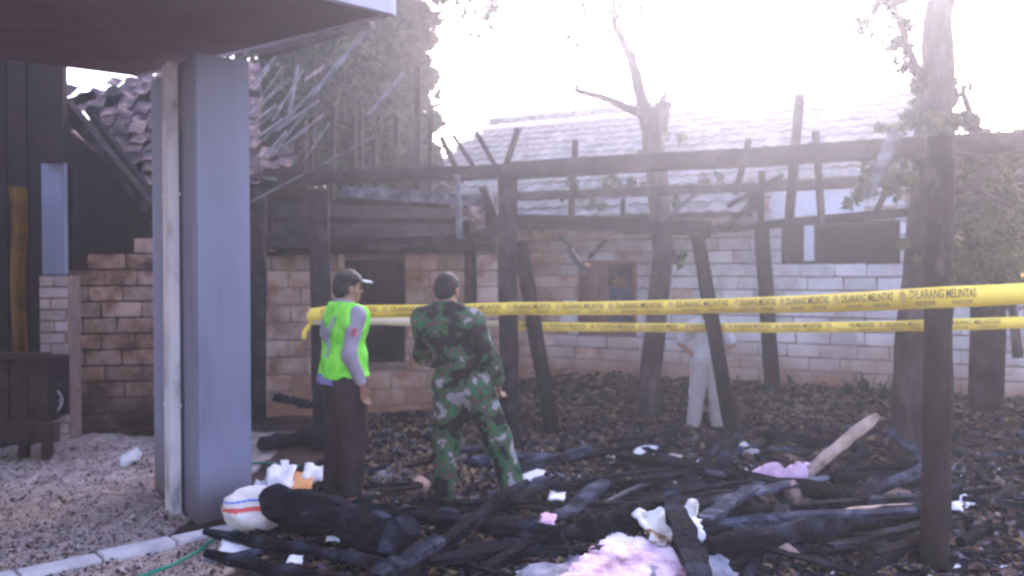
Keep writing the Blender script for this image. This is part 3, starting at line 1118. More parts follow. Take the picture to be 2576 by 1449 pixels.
def fpost(name, x0, y0, x1, y1, th, d, mat='timber', n=6, jit=.04):
    r_ = th * d / F / 2 * 1.05
    b = P(x1, y1, d)
    b.z = min(b.z, ghs(b.x, b.y) - .05) if y1 > 900 else b.z
    return bar(bf, name, P(x0, y0, d), b, r_, mat, n, jit, segs=6)


fbar('beam', 630, 456, 1290, 430, 36, 0)
fbar('beam', 1288, 430, 2640, 354, 52, .0)
fbar('beam', 1300, 494, 2420, 452, 24, 1.2)
fbar('beam', 1225, 552, 1790, 578, 40, .5)
fbar('beam', 1788, 578, 2340, 528, 24, .9)
fbar('beam', 2380, 470, 2640, 440, 26, .8)
fbar('beam', 690, 500, 1240, 520, 20, .8)
fpost('post', 803, 480, 812, 1150, 52, 7.95)
fpost('post', 1182, 560, 1186, 1080, 34, 9.3)
fpost('post', 1276, 418, 1280, 1112, 52, 8.32)
fpost('post', 1308, 605, 1392, 1065, 42, 8.75)
fpost('post', 1752, 580, 1846, 1108, 37, 8.4)
fpost('post', 1915, 560, 1945, 985, 38, 10.0)
fpost('post', 2490, 400, 2478, 1090, 78, 8.8)
for (x0, y0, x1, y1, th, off) in [(1447, 352, 1436, 560, 17, .3), (1304, 322, 1268, 430, 14, .3), (1197, 330, 1258, 440, 13, .4), (1110, 345, 1165, 455, 15, .6), (1140, 340, 1205, 440, 12, .7),
                                  (2012, 240, 1984, 560, 22, .25), (2052, 330, 2070, 600, 17, .3), (1916, 430, 1914, 580, 16, .5), (1640, 470, 1648, 575, 18, .9), (1568, 500, 1566, 570, 13, .9),
                                  (1885, 350, 1850, 490, 16, -.2), (2240, 460, 2200, 540, 16, .6)]:
    fbar('upright', x0, y0, x1, y1, th, off, 'timber' if th > 12 else 'timber')
fbar('upright', 1150, 440, 1156, 600, 16, -.1, 'lath')
fbar('brace', 1762, 478, 1662, 560, 10, -.2, 'lath')
fbar('brace', 1900, 515, 1810, 580, 16, .2)
fbar('brace', 1830, 520, 1970, 440, 14, .6)
fbar('brace', 1215, 470, 1262, 590, 22, .2)
fbar('brace', 1180, 600, 1262, 560, 14, .2)
fbar('brace', 2258, 330, 2178, 492, 26, -.2, 'lath', n=6)
fbar('hanging_strip', 1425, 620, 1475, 690, 16, 1.5, 'lath')
fbar('hanging_strip', 1530, 600, 1480, 650, 12, 1.5, 'timber')
fbar('hanging_strip', 1405, 590, 1440, 625, 10, 1.3, 'timber')

# near post standing on its own
pt, pm, pbt = P(2366, 345, 4.62), P(2353, 900, 4.58), P(2352, 1470, 4.54)
pbt.z = ghs(pbt.x, pbt.y) - .05
mb = MB()
pts, rads = [], []
for k in range(15):
    t = k / 14
    p = pt.lerp(pbt, t) + Vector((random.uniform(-.006, .006), random.uniform(-.006, .006), 0))
    pts.append(p); rads.append(.074 + .003 * math.sin(k * 1.7))
mb.tube(pts, rads, 12, .025)
tag(mb.build('wooden_post', M['polebark'], None, smooth=True), 'weathered near post with pale bare patches where the tape crosses', 'post')

# ================================================================== TREES
def leaf_mesh(centers, sizes, seed, mats, aspect=.5):
    n = len(centers)
    g = np.random.default_rng(seed)
    v = g.normal(size=(n, 3)); v /= np.linalg.norm(v, axis=1)[:, None]
    up_ = g.normal(size=(n, 3)); up_[:, 2] -= .5
    u_ = np.cross(v, up_); u_ /= np.linalg.norm(u_, axis=1)[:, None] + 1e-9
    w_ = np.cross(u_, v)
    L_ = sizes[:, None]
    a = centers - w_ * L_ * .5
    b = centers + u_ * L_ * aspect * .5 + v * L_ * .06
    c = centers + w_ * L_ * .5
    d = centers - u_ * L_ * aspect * .5 + v * L_ * .06
    vs = np.stack([a, b, c, d], 1).reshape(-1, 3)
    k = np.arange(n) * 4
    fs = np.concatenate([np.stack([k, k + 1, k + 2], 1), np.stack([k, k + 2, k + 3], 1)])
    return vs, fs


def crown(name, clusters, size, seed, mat, parent, aspect=.5):
    g = np.random.default_rng(seed)
    cs, ss = [], []
    for (c, r_, n, sq) in clusters:
        # leaves gathered on twig clumps inside the cluster
        nc = max(3, n // 14)
        p = g.normal(size=(nc, 3)); p /= np.linalg.norm(p, axis=1)[:, None]
        p *= (g.random(nc) ** .45)[:, None] * r_
        p[:, 2] *= sq
        idx = g.integers(0, nc, n)
        q_ = p[idx] + g.normal(size=(n, 3)) * r_ * .13
        cs.append(q_ + np.array(c)[None]); ss.append(size * g.uniform(.6, 1.25, n))
    cs = np.concatenate(cs); ss = np.concatenate(ss)
    vs, fs = leaf_mesh(cs, ss, seed + 1, mat, aspect)
    o = obj(name, vs.tolist(), fs.tolist(), M[mat], parent)
    o['kind'] = 'stuff'
    return o


def limb(parent, name, pts, r0_, r1_, mat='bark', n=8):
    pts = [Vector(p) for p in pts]
    # subdivide with wobble
    out = []
    for a, b in zip(pts[:-1], pts[1:]):
        for k in range(4):
            t = k / 4
            out.append(a.lerp(b, t) + Vector([random.uniform(-1, 1) * r0_ * .06 for _ in range(3)]))
    out.append(pts[-1])
    m_ = len(out)
    mb_ = MB(); mb_.tube(out, [r0_ + (r1_ - r0_) * k / (m_ - 1) for k in range(m_)], n, .05)
    return mb_.build(name, M[mat], parent, smooth=True)


# big dark tree behind the collapsed house
D1 = 13.0
t1 = thing('leafy_tree', 'dense dark green tree rising behind the collapsed house and its laths', 'tree')
limb(t1, 'trunk', [P(860, 1000, D1 + .6), P(850, 500, D1 + .6), P(900, 150, D1 + .6), P(960, -200, D1 + .6)], .22, .10)
limb(t1, 'branch', [P(880, 300, D1 + .6), P(1000, 100, D1), P(1090, -60, D1)], .09, .03)
limb(t1, 'branch', [P(870, 400, D1 + .6), P(740, 200, D1 + .4), P(640, 60, D1)], .09, .03)
limb(t1, 'branch', [P(1085, 268, D1 - .5), P(1175, 247, D1 - .5)], .035, .012)
cl = []
for (x, y, r_, n) in [(700, 260, .62, 1500), (760, 330, .6, 1500), (820, 200, .6, 1500), (880, 300, .6, 1500), (930, 160, .6, 1600), (960, 330, .55, 1500), (1000, 230, .5, 1500), (1000, 90, .45, 1200),
                      (1000, 20, .4, 900), (1030, 330, .38, 900), (1040, 160, .28, 600), (1060, 395, .3, 600), (900, 60, .6, 1400), (780, 80, .6, 1200), (660, 120, .6, 1000), (860, -80, .7, 1000), (1000, -60, .5, 700),
                      (700, 400, .55, 900), (850, 400, .55, 900), (960, 400, .5, 900), (560, 40, .7, 600), (1050, 250, .22, 400), (1072, 100, .18, 240), (1085, 190, .13, 150), (1092, 300, .16, 220), (1062, 60, .22, 300), (1085, 380, .2, 260), (1060, 210, .2, 300), (1098, 235, .07, 50)]:
    c = P(x, y, D1 + random.uniform(-.5, .7))
    cl.append((c, r_, int(n * 2.2), .9))
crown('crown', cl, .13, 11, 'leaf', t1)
cl = []
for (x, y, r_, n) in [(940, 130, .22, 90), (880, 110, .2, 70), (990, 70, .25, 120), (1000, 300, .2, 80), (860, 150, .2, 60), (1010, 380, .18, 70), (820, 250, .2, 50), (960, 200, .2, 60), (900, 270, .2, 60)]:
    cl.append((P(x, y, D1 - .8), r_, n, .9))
crown('sun_toned_sprays', cl, .13, 21, 'leaf_pale', t1)  # paler leaf colour stands in for sunlight on these sprays
# overhanging sprays of a second tree against the sky
D2 = 12.0
t2 = thing('overhanging_tree', 'tree whose thin leafy sprays hang into the white sky beside the dark tree', 'tree')
limb(t2, 'trunk', [P(960, 1000, 14.6), P(985, 400, 14.6), P(1010, -260, 14.0)], .16, .09)
limb(t2, 'branch', [P(1010, -240, 14.0), P(1140, -60, D2), P(1215, 60, D2)], .05, .012)
limb(t2, 'branch', [P(1010, -240, 14.0), P(1090, -40, D2), P(1110, 40, D2)], .05, .012)
cl = []
for (x, y, r_, n) in [(1075, 20, .15, 130), (1110, 50, .16, 130), (1130, 0, .2, 200), (1160, 30, .12, 70), (1220, 10, .2, 230), (1215, 60, .15, 130), (1195, 95, .11, 60), (1185, 115, .06, 24), (1240, 30, .13, 90), (1105, 85, .1, 40), (1100, 5, .15, 100), (1170, -40, .35, 400), (1080, -60, .4, 500), (1250, -40, .3, 300)]:
    cl.append((P(x, y, D2), r_, n, 1.0))
crown('crown', cl, .085, 31, 'leaf', t2)
# lopped tree in front of the tiled house
D3 = 9.4
t3 = thing('lopped_tree', 'lopped thin tree with bare stubs standing before the tiled roof', 'tree')
gb = P(1622, 1080, D3); gb.z = ghs(gb.x, gb.y) - .1
limb(t3, 'trunk', [gb, P(1640, 900, D3), P(1668, 640, D3), P(1655, 470, D3), P(1640, 330, D3), P(1628, 275, D3)], .125, .115, n=10)
limb(t3, 'branch', [P(1628, 300, D3), P(1606, 220, D3), P(1590, 150, D3), P(1570, 108, D3), P(1548, 70, D3), P(1545, 20, D3), P(1535, -60, D3)], .085, .018)
limb(t3, 'branch', [P(1590, 160, D3), P(1602, 128, D3)], .05, .012)
limb(t3, 'branch', [P(1610, 285, D3), P(1560, 262, D3 - .2), P(1500, 240, D3 - .3), P(1462, 232, D3 - .4), P(1448, 226, D3 - .4), P(1458, 205, D3 - .4), P(1452, 172, D3 - .4)], .05, .016)
limb(t3, 'branch', [P(1640, 310, D3), P(1662, 262, D3 + .1), P(1684, 208, D3 + .2)], .085, .02)
limb(t3, 'branch', [P(1655, 330, D3), P(1680, 258, D3)], .09, .05)
limb(t3, 'branch', [P(1452, 172, D3 - .4), P(1435, 130, D3 - .4), P(1470, 20, D3 - .4), P(1455, -40, D3 - .4)], .010, .006)
cl = []
for (x, y, r_, n) in [(1552, 30, .09, 40), (1550, 85, .09, 40), (1485, 28, .07, 30), (1470, 8, .05, 18), (1432, 100, .06, 16), (1442, 118, .05, 14), (1416, 62, .02, 4), (1498, 62, .03, 6), (1610, 20, .05, 12), (1612, 60, .03, 6),
                      (1545, 470, .22, 110), (1620, 470, .2, 90), (1440, 480, .18, 70), (1690, 500, .2, 80), (1500, 520, .15, 60), (1640, 350, .14, 30), (1590, 400, .15, 40), (1700, 650, .2, 80), (1780, 460, .2, 60), (1710, 350, .2, 40)]:
    cl.append((P(x, y, D3 + (0.5 if y > 300 else 0)), r_, n, 1))
crown('crown', cl, .10, 41, 'leaf_pale', t3)
# right hand tree behind the near post
D4 = 7.4
t4 = thing('stout_tree', 'stout tree with drooping leaves behind the near wooden post', 'tree')
gb = P(2300, 1190, D4); gb.z = ghs(gb.x, gb.y) - .1
limb(t4, 'trunk', [gb, P(2310, 1000, D4), P(2322, 760, D4), P(2340, 500, D4), P(2352, 250, D4), P(2362, 80, D4), P(2378, -80, D4)], .235, .105, n=12)
limb(t4, 'branch', [P(2350, 260, D4), P(2300, 160, D4 - .1), P(2262, 60, D4 - .2), P(2235, -60, D4 - .2)], .05, .015)
limb(t4, 'branch', [P(2350, 320, D4), P(2420, 230, D4), P(2470, 360, D4 - .2)], .05, .02)
limb(t4, 'branch', [P(2345, 420, D4), P(2260, 380, D4 - .2), P(2200, 450, D4 - .3)], .05, .015)
limb(t4, 'branch', [P(2345, 500, D4), P(2440, 470, D4 - .2), P(2540, 520, D4 - .3)], .05, .015)
cl = []
for (x, y, r_, n) in [(2265, 110, .16, 220), (2270, 45, .14, 180), (2240, 10, .14, 150), (2275, 180, .10, 90), (2170, 70, .09, 60), (2160, 88, .06, 30), (2180, 50, .06, 25), (2215, 5, .1, 60), (2300, 210, .1, 90), (2250, -60, .25, 300), (2190, 85, .05, 20), (2295, 140, .08, 50)]:
    cl.append((P(x, y, D4 - .2), r_, n, 1))
crown('crown', cl, .075, 51, 'leaf', t4)
cl = []
for (x, y, r_, n) in [(2390, 230, .14, 120), (2400, 330, .2, 260), (2440, 380, .2, 260), (2300, 300, .16, 150), (2280, 400, .2, 200), (2230, 330, .12, 80), (2230, 470, .2, 160), (2330, 260, .16, 150), (2430, 300, .13, 100), (2465, 345, .1, 80), (2520, 400, .2, 220), (2560, 380, .18, 180),
                      (2480, 520, .22, 200), (2450, 600, .2, 160), (2540, 600, .22, 180), (2520, 680, .2, 150), (2420, 680, .16, 100), (2150, 480, .15, 80), (2190, 400, .15, 80), (2300, 620, .14, 50), (2400, 450, .2, 180), (2560, 480, .25, 240)]:
    cl.append((P(x, y, D4 + random.uniform(-.5, .3)), r_, n, 1.1))
crown('drooping_leaves', cl, .095, 61, 'leaf_pale', t4)
# dark shrubs behind the block house and at the tiled house's far side
t5 = thing('dark_bush', 'dark bush filling the gap behind the block house roof', 'bush')
limb(t5, 'stem', [P(900, 900, 12.2), P(900, 600, 12.2), P(920, 450, 12.2)], .06, .03)
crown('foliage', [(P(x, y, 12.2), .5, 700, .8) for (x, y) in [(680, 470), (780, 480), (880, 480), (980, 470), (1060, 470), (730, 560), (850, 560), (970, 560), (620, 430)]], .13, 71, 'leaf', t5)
t6 = thing('yard_bush', 'green bush spreading past the end of the tiled house', 'bush')
limb(t6, 'stem', [P(2560, 900, 8.6), P(2540, 700, 8.6), P(2530, 560, 8.6)], .05, .02)
crown('foliage', [(P(x, y, 8.5 + random.uniform(-.3, .3)),   .3, 210, 1) for (x, y) in [(2440, 560), (2520, 560), (2580, 620), (2480, 650), (2560, 500), (2460, 720), (2600, 720), (2540, 640), (2600, 430), (2620, 560)]], .09, 81, 'leaf_pale', t6)

t7 = thing('dark_shrub', 'dark dense shrub behind the yard wall in the shade of the stout tree', 'bush')
limb(t7, 'stem', [P(2480, 900, 11.5), P(2490, 600, 11.5), P(2500, 420, 11.5)], .07, .03)
crown('foliage', [(P(x, y, 11.5 + random.uniform(-.4, .4)), .42, 800, .9) for (x, y) in [(2372, 440), (2372, 520), (2372, 600), (2372, 680), (2390, 400), (2420, 460), (2500, 440), (2590, 450), (2410, 540), (2480, 540), (2570, 550), (2420, 630), (2510, 630), (2600, 640), (2660, 500), (2440, 690), (2540, 690)]], .12, 91, 'leaf', t7)

# weeds at the foot of the white wall
for (x, y, n) in [(2170, 985, 14), (2210, 975, 12), (2230, 1000, 9), (1990, 970, 8), (1410, 880, 10), (2130, 1000, 8)]:
    c = GR(x, y)
    mb = MB()
    for k in range(n):
        az = random.uniform(0, 6.28); h = random.uniform(.1, .26); ln = random.uniform(.04, .12)
        base = c + Vector((random.uniform(-.09, .09), random.uniform(-.06, .06), 0))
        base.z = ghs(base.x, base.y) - .01
        tip = base + Vector((math.cos(az) * ln, math.sin(az) * ln, h))
        mid = base.lerp(tip, .55) + Vector((0, 0, .02))
        sd_ = Vector((-math.sin(az), math.cos(az), 0)) * random.uniform(.012, .028)
        mb.add([base - sd_ * .3, base + sd_ * .3, mid + sd_, tip, mid - sd_], [(0, 1, 2, 4), (4, 2, 3)])
    tag(mb.build('weed', M['grass'], None), 'small green weed growing at the foot of the white block wall', 'weed', group='weeds at the wall foot')

# ================================================================== PEOPLE
class Field:
    def __init__(self, lo, hi, h):
        self.h = h
        self.lo = np.array(lo, float)
        n = np.ceil((np.array(hi) - self.lo) / h).astype(int) + 1
        self.n = n
        self.D = np.full(n, 1.0, np.float32)
        self.ax = [self.lo[i] + np.arange(n[i]) * h for i in range(3)]

    def _slice(self, lo, hi):
        a = np.maximum(0, np.floor((lo - self.lo) / self.h).astype(int))
        b = np.minimum(self.n, np.ceil((hi - self.lo) / self.h).astype(int) + 1)
        return a, b

    def _pts(self, a, b):
        return np.meshgrid(*[self.ax[i][a[i]:b[i]] for i in range(3)], indexing='ij')

    def _mix(self, a, b, d, k):
        s_ = (slice(a[0], b[0]), slice(a[1], b[1]), slice(a[2], b[2]))
        D = self.D[s_]
        if k <= 0:
            self.D[s_] = np.minimum(D, d)
            return
        hh = np.clip(.5 + .5 * (D - d) / k, 0, 1)
        self.D[s_] = D * (1 - hh) + d * hh - k * hh * (1 - hh)

    def cap(self, p, q_, r0_, r1_, k=.03, flat=None, clip0=None, clip1=None):
        p, q_ = np.array(p, float), np.array(q_, float)
        rr = max(r0_, r1_) * (1.0 if flat is None else 1.0) + .07
        a, b = self._slice(np.minimum(p, q_) - rr, np.maximum(p, q_) + rr)
        if np.any(b <= a): return
        X, Y, Z = self._pts(a, b)
        d_ = q_ - p
        L2 = max(d_.dot(d_), 1e-9)
        px_, py_, pz_ = X - p[0], Y - p[1], Z - p[2]
        t = np.clip((px_ * d_[0] + py_ * d_[1] + pz_ * d_[2]) / L2, 0, 1)
        ex, ey, ez = px_ - t * d_[0], py_ - t * d_[1], pz_ - t * d_[2]
        sc = 1.0
        if flat is not None:
            ax_, f_ = np.array(flat[0], float), flat[1]
            ax_ /= np.linalg.norm(ax_)
            c_ = ex * ax_[0] + ey * ax_[1] + ez * ax_[2]
            g_ = c_ * (1 / f_ - 1)
            ex, ey, ez = ex + ax_[0] * g_, ey + ax_[1] * g_, ez + ax_[2] * g_
            sc = (f_ + 1) / 2
        d = (np.sqrt(ex * ex + ey * ey + ez * ez) - (r0_ + (r1_ - r0_) * t)) * sc
        ln = math.sqrt(L2)
        s_ = (px_ * d_[0] + py_ * d_[1] + pz_ * d_[2]) / ln
        if clip0 is not None: d = np.maximum(d, clip0 - s_)
        if clip1 is not None: d = np.maximum(d, s_ - (ln + clip1))
        self._mix(a, b, d.astype(np.float32), k)

    def ell(self, c, r_, rot=None, k=.02):
        c, r_ = np.array(c, float), np.array(r_, float)
        rr = r_.max() + .06
        a, b = self._slice(c - rr, c + rr)
        if np.any(b <= a): return
        X, Y, Z = self._pts(a, b)
        X, Y, Z = X - c[0], Y - c[1], Z - c[2]
        if rot is not None:
            m_ = np.array(rot.inverted())
            X, Y, Z = m_[0, 0] * X + m_[0, 1] * Y + m_[0, 2] * Z, m_[1, 0] * X + m_[1, 1] * Y + m_[1, 2] * Z, m_[2, 0] * X + m_[2, 1] * Y + m_[2, 2] * Z
        k0 = np.sqrt((X / r_[0]) ** 2 + (Y / r_[1]) ** 2 + (Z / r_[2]) ** 2)
        k1_ = np.sqrt((X / r_[0] ** 2) ** 2 + (Y / r_[1] ** 2) ** 2 + (Z / r_[2] ** 2) ** 2) + 1e-9
        d = k0 * (k0 - 1) / k1_
        self._mix(a, b, d.astype(np.float32), k)

    def cut(self, p, n):
        """remove the side of the plane that n points to"""
        X, Y, Z = np.meshgrid(*self.ax, indexing='ij')
        d = (X - p[0]) * n[0] + (Y - p[1]) * n[1] + (Z - p[2]) * n[2]
        self.D = np.maximum(self.D, d.astype(np.float32))

    def mesh(self):
        D, h = self.D, self.h
        s_ = D < 0
        c = [s_[i:D.shape[0] - 1 + i, j:D.shape[1] - 1 + j, k:D.shape[2] - 1 + k] for i in (0, 1) for j in (0, 1) for k in (0, 1)]
        tot = sum(x.astype(np.int8) for x in c)
        act = (tot > 0) & (tot < 8)
        I = np.argwhere(act)
        idx = np.full(act.shape, -1, np.int64)
        idx[act] = np.arange(len(I))
        pos = np.zeros((len(I), 3)); cnt = np.zeros(len(I))
        off = [np.array((i, j, k)) for i in (0, 1) for j in (0, 1) for k in (0, 1)]
        vals = np.stack([D[tuple((I + o).T)] for o in off], 1)
        for a in range(8):
            for b in range(a + 1, 8):
                if np.abs(off[a] - off[b]).sum() != 1: continue
                va, vb = vals[:, a], vals[:, b]
                m_ = (va < 0) != (vb < 0)
                t = np.where(m_, va / np.where(m_, va - vb, 1), 0)
                p_ = off[a] + (off[b] - off[a]) * t[:, None]
                pos += p_ * m_[:, None]; cnt += m_
        V = self.lo + (I + pos / cnt[:, None]) * h
        faces = []
        for ax_ in range(3):
            o1, o2 = [(1, 2), (2, 0), (0, 1)][ax_]
            sl0 = [slice(None)] * 3; sl1 = [slice(None)] * 3
            sl0[ax_] = slice(0, -1); sl1[ax_] = slice(1, None)
            e0, e1 = s_[tuple(sl0)], s_[tuple(sl1)]
            E = np.argwhere(e0 != e1)
            ok = (E[:, o1] > 0) & (E[:, o2] > 0) & (E[:, o1] < D.shape[o1] - 1) & (E[:, o2] < D.shape[o2] - 1)
            E = E[ok]
            d1 = np.zeros(3, int); d1[o1] = 1
            d2 = np.zeros(3, int); d2[o2] = 1
            q_ = np.stack([idx[tuple((E - d1 - d2).T)], idx[tuple((E - d2).T)], idx[tuple(E.T)], idx[tuple((E - d1).T)]], 1)
            flip = ~e0[tuple(E.T)]
            q_[flip] = q_[flip][:, ::-1]
            faces.append(q_)
        return V, np.concatenate(faces)


def fold(V, amp, sc, seed):
    if amp <= 0: return V
    o = Vector((seed * 3.1, seed * 1.7, seed))
    out = V.copy()
    for i in range(len(V)):
        v = Vector(V[i])
        n_ = noise.noise_vector(Vector((v.x * sc, v.y * sc, v.z * sc * .55)) + o)
        out[i] += np.array(n_) * amp
    return out


def lerp3(a, b, t):
    return tuple(a[i] + (b[i] - a[i]) * t for i in range(3))


def torso_prims(f, J, e, fl=.70, chest_k=.05):
    c, wst, ch_ = np.array(J['pelvis']), np.array(J['waist']), np.array(J['chest'])
    y = (0, 1, 0)
    f.cap(J['hipL'], J['hipR'], .105 + e, .105 + e, .05, (y, .92))
    f.cap(c, wst, .135 + e, .128 + e, .05, (y, .72))
    f.cap(wst, ch_, .130 + e, .150 + e, .05, (y, .70))
    sl, sr = np.array(J['shL']), np.array(J['shR'])
    f.cap(sl + (sr - sl) * .18 + np.array((0, 0, -.045)), sr + (sl - sr) * .18 + np.array((0, 0, -.045)), .088 + e, .088 + e, .05, (y, .85))
    f.cap(sl, J['neck'], .05 + e, .06 + e, .05)
    f.cap(sr, J['neck'], .05 + e, .06 + e, .05)


def hand(f, wrist, d, side, curl=.5, s=1.0):
    """palm and five bent fingers; d = direction of the forearm, side = towards the thumb"""
    d = Vector(d).normalized()
    sd_ = Vector(side); sd_ = (sd_ - d * sd_.dot(d)).normalized()
    pn = d.cross(sd_).normalized()
    w_ = Vector(wrist)
    for t in (-.026, -.009, .009, .026):
        f.cap(w_ + sd_ * t * .55, w_ + d * .085 * s + sd_ * t, .014, .013, .012)
    for i, (t, ln) in enumerate([(.029, .068), (.010, .076), (-.010, .071), (-.028, .056)]):
        b = w_ + d * .085 * s + sd_ * t
        m_ = b + (d * math.cos(curl) + pn * math.sin(curl)) * ln * .55 * s
        e = m_ + (d * math.cos(curl * 2.1) + pn * math.sin(curl * 2.1)) * ln * .5 * s
        f.cap(b, m_, .0095, .0088, .004)
        f.cap(m_, e, .0088, .0075, .004)
    b = w_ + d * .03 + sd_ * .024
    m_ = b + (d * .75 + sd_ * .6 + pn * .25).normalized() * .045
    e = m_ + (d * .95 + sd_ * .15 + pn * .35).normalized() * .032
    f.cap(b, m_, .0125, .0105, .008); f.cap(m_, e, .0105, .0085, .004)


def head_prims(f, J):
    hc = Vector(J['head'])
    hr = Matrix.Rotation(J.get('headyaw', 0), 3, 'Z') @ Matrix.Rotation(J.get('headtilt', 0), 3, 'X')

    def h(x, y, z): return hc + hr @ Vector((x, y, z))
    f.cap(J['neck'], hc + hr @ Vector((0, -.015, -.05)), .056, .052, .02)
    f.ell(h(0, -.012, .028), (.074, .094, .088), hr, .02)
    f.ell(h(0, .022, -.045), (.056, .066, .068), hr, .03)
    f.ell(h(0, .062, -.092), (.026, .022, .02), hr, .02)          # chin
    f.cap(h(0, .088, .012), h(0, .105, -.028), .008, .014, .012)   # nose
    for s_ in (-1, 1):
        f.ell(h(.017 * s_, .092, .016), (.0, .0, .0) if False else (.012, .008, .008), hr, .004)
        f.ell(h(.03 * s_, .082, .022), (.017, .012, .007), hr, .01)  # brow
        f.ell(h(.078 * s_, -.005, -.012), (.010, .022, .033), hr, .006)  # ear
        f.ell(h(.045 * s_, .045, -.03), (.022, .03, .022), hr, .02)
    f.ell(h(0, .088, -.058), (.024, .010, .006), hr, .006)         # lips
    f.ell(h(0, .086, -.069), (.020, .010, .006), hr, .006)
    return h, hr


def make_person(name, label, loc, yaw, J, outfit, scale=1.0, group=None):
    t = thing(name, label, 'person', loc, yaw, group)
    t.scale = (scale,) * 3
    allp = np.array([J[k] for k in J if isinstance(J[k], tuple)])
    lo, hi = allp.min(0) - .24, allp.max(0) + .24
    lo[2] = min(lo[2], -.05)
    f = Field(lo, hi, .0105)
    torso_prims(f, J, 0)
    for s_ in 'LR':
        f.cap(J['sh' + s_], J['el' + s_], .052, .040, .03)
        f.cap(J['el' + s_], J['wr' + s_], .041, .027, .02)
        fd_ = Vector(J['wr' + s_]) - Vector(J['el' + s_])
        hd = J.get('hd' + s_, tuple(fd_))
        hand(f, J['wr' + s_], hd, J.get('th' + s_, (0, 1, 0)), J.get('curl', .5))
        f.cap(J['hip' + s_], J['kn' + s_], .088, .058, .03)
        kn, an = Vector(J['kn' + s_]), Vector(J['an' + s_])
        f.cap(kn, kn.lerp(an, .35), .055, .056, .02)
        f.cap(kn.lerp(an, .3), an, .056, .036, .03)
        toe = Vector(J['toe' + s_])
        f.cap(an + Vector((0, -.02, -.03)), toe, .04, .03, .03)
    h, hr = head_prims(f, J)
    V, Q = f.mesh()
    body = obj('body', V.tolist(), Q.tolist(), M['skin'], t, smooth=True, world=False)
    # eyes
    if outfit.get('eyes', True):
        mb_ = MB()
        for s_ in (-1, 1):
            c = h(.030 * s_, .088, .008)
            bm = bmesh.new(); bmesh.ops.create_uvsphere(bm, u_segments=8, v_segments=6, radius=.011)
            mb_.add([v.co + c for v in bm.verts], [tuple(v.index for v in fc.verts) for fc in bm.faces]); bm.free()
        mb_.build('eyes', M['leather'], t, True, world=False)
    # hair
    f = Field(np.array(J['head']) - .2, np.array(J['head']) + .2, .009)
    f.ell(h(0, -.018, .032), (.083, .098, .092), hr, .01)
    f.ell(h(0, -.05, -.02), (.072, .062, .075), hr, .03)
    n_ = hr @ Vector((0, .80, -.60)); f.cut(h(0, .055, .045), n_)
    n_ = hr @ Vector((0, .1, -1)); f.cut(h(0, -.05, -.075), n_)
    V, Q = f.mesh(); V = fold(V, .005, 40, 2)
    obj('hair', V.tolist(), Q.tolist(), M['hair'], t, smooth=True, world=False)
    # shirt
    o_ = outfit
    f = Field(lo, hi, .0115)
    e = o_.get('loose', .016)
    torso_prims(f, J, e)
    for s_ in 'LR':
        f.cap(J['sh' + s_], J['el' + s_], .056 + e, .046 + e, .035, clip1=None if o_['sleeve'] == 'long' else -.02)
        if o_['sleeve'] == 'long':
            f.cap(J['el' + s_], J['wr' + s_], .046 + e, .034 + e * .7, .03, clip1=-.012)
    f.cut((0, 0, J['pelvis'][2] + o_.get('hem', -.03)), (0, 0, -1))
    nk = np.array(J['neck']); f.cut(nk + np.array((0, 0, .035)), (0, .25, 1))
    V, Q = f.mesh(); V = fold(V, .012, 9, 1); V = fold(V, .006, 22, 5)
    obj('shirt', V.tolist(), Q.tolist(), M[o_['shirt']], t, smooth=True, world=False)
    # collar
    f = Field(nk - .16, nk + .16, .009)
    f.cap(nk + np.array((0, 0, -.04)), nk + np.array((0, .0, .055)), .082, .068, .01, clip1=0.0)
    f.cut(nk + np.array((0, 0, .045)), (0, .4, 1)); f.cut(nk + np.array((0, 0, -.05)), (0, 0, -1))
    V, Q = f.mesh()
    obj('collar', V.tolist(), Q.tolist(), M[o_['shirt']], t, smooth=True, world=False)
    # trousers
    f = Field(lo, hi, .0115)
    e = o_.get('tloose', .018)
    f.cap(J['hipL'], J['hipR'], .108 + e, .108 + e, .04, ((0, 1, 0), .95))
    f.cap(J['pelvis'], J['waist'], .137 + e * .8, .13 + e * .6, .04, ((0, 1, 0), .74))
    for s_ in 'LR':
        kn, an = Vector(J['kn' + s_]), Vector(J['an' + s_])
        f.cap(J['hip' + s_], kn, .092 + e, .066 + e, .03)
        f.cap(kn, an, .066 + e, .054 + e, .03, clip1=o_.get('cuff', .02))
    f.cut((0, 0, J['waist'][2] - .06), (0, 0, 1))
    V, Q = f.mesh(); V = fold(V, .014, 8, 3); V = fold(V, .006, 20, 7)
    obj('trousers', V.tolist(), Q.tolist(), M[o_['trousers']], t, smooth=True, world=False)
    # shoes
    for s_ in 'LR':
        an, toe = Vector(J['an' + s_]), Vector(J['toe' + s_])
        f = Field(np.minimum(np.array(an), np.array(toe)) - .12, np.maximum(np.array(an), np.array(toe)) + .14, .009)
        dr = (toe - an); dr.z = 0; dr.normalize()
        heel = Vector((an.x, an.y, an.z - .045)) - dr * .045
        f.cap(heel, Vector((toe.x, toe.y, an.z - .05)) + dr * .03, .046, .042, .03)
        if o_.get('boots'):
            f.cap(an, an + (Vector(J['kn' + s_]) - an) * .35, .052, .062, .03)
        f.cut((0, 0, an.z - .085), (0, 0, -1))
        V, Q = f.mesh()
        obj('boot' if o_.get('boots') else 'shoe', V.tolist(), Q.tolist(), M[o_['shoes']], t, smooth=True, world=False)
    return t, lo, hi, h, hr


def bvh_of(o):
    return BVHTree.FromPolygons([v.co.copy() for v in o.data.vertices], [tuple(p.vertices) for p in o.data.polygons])


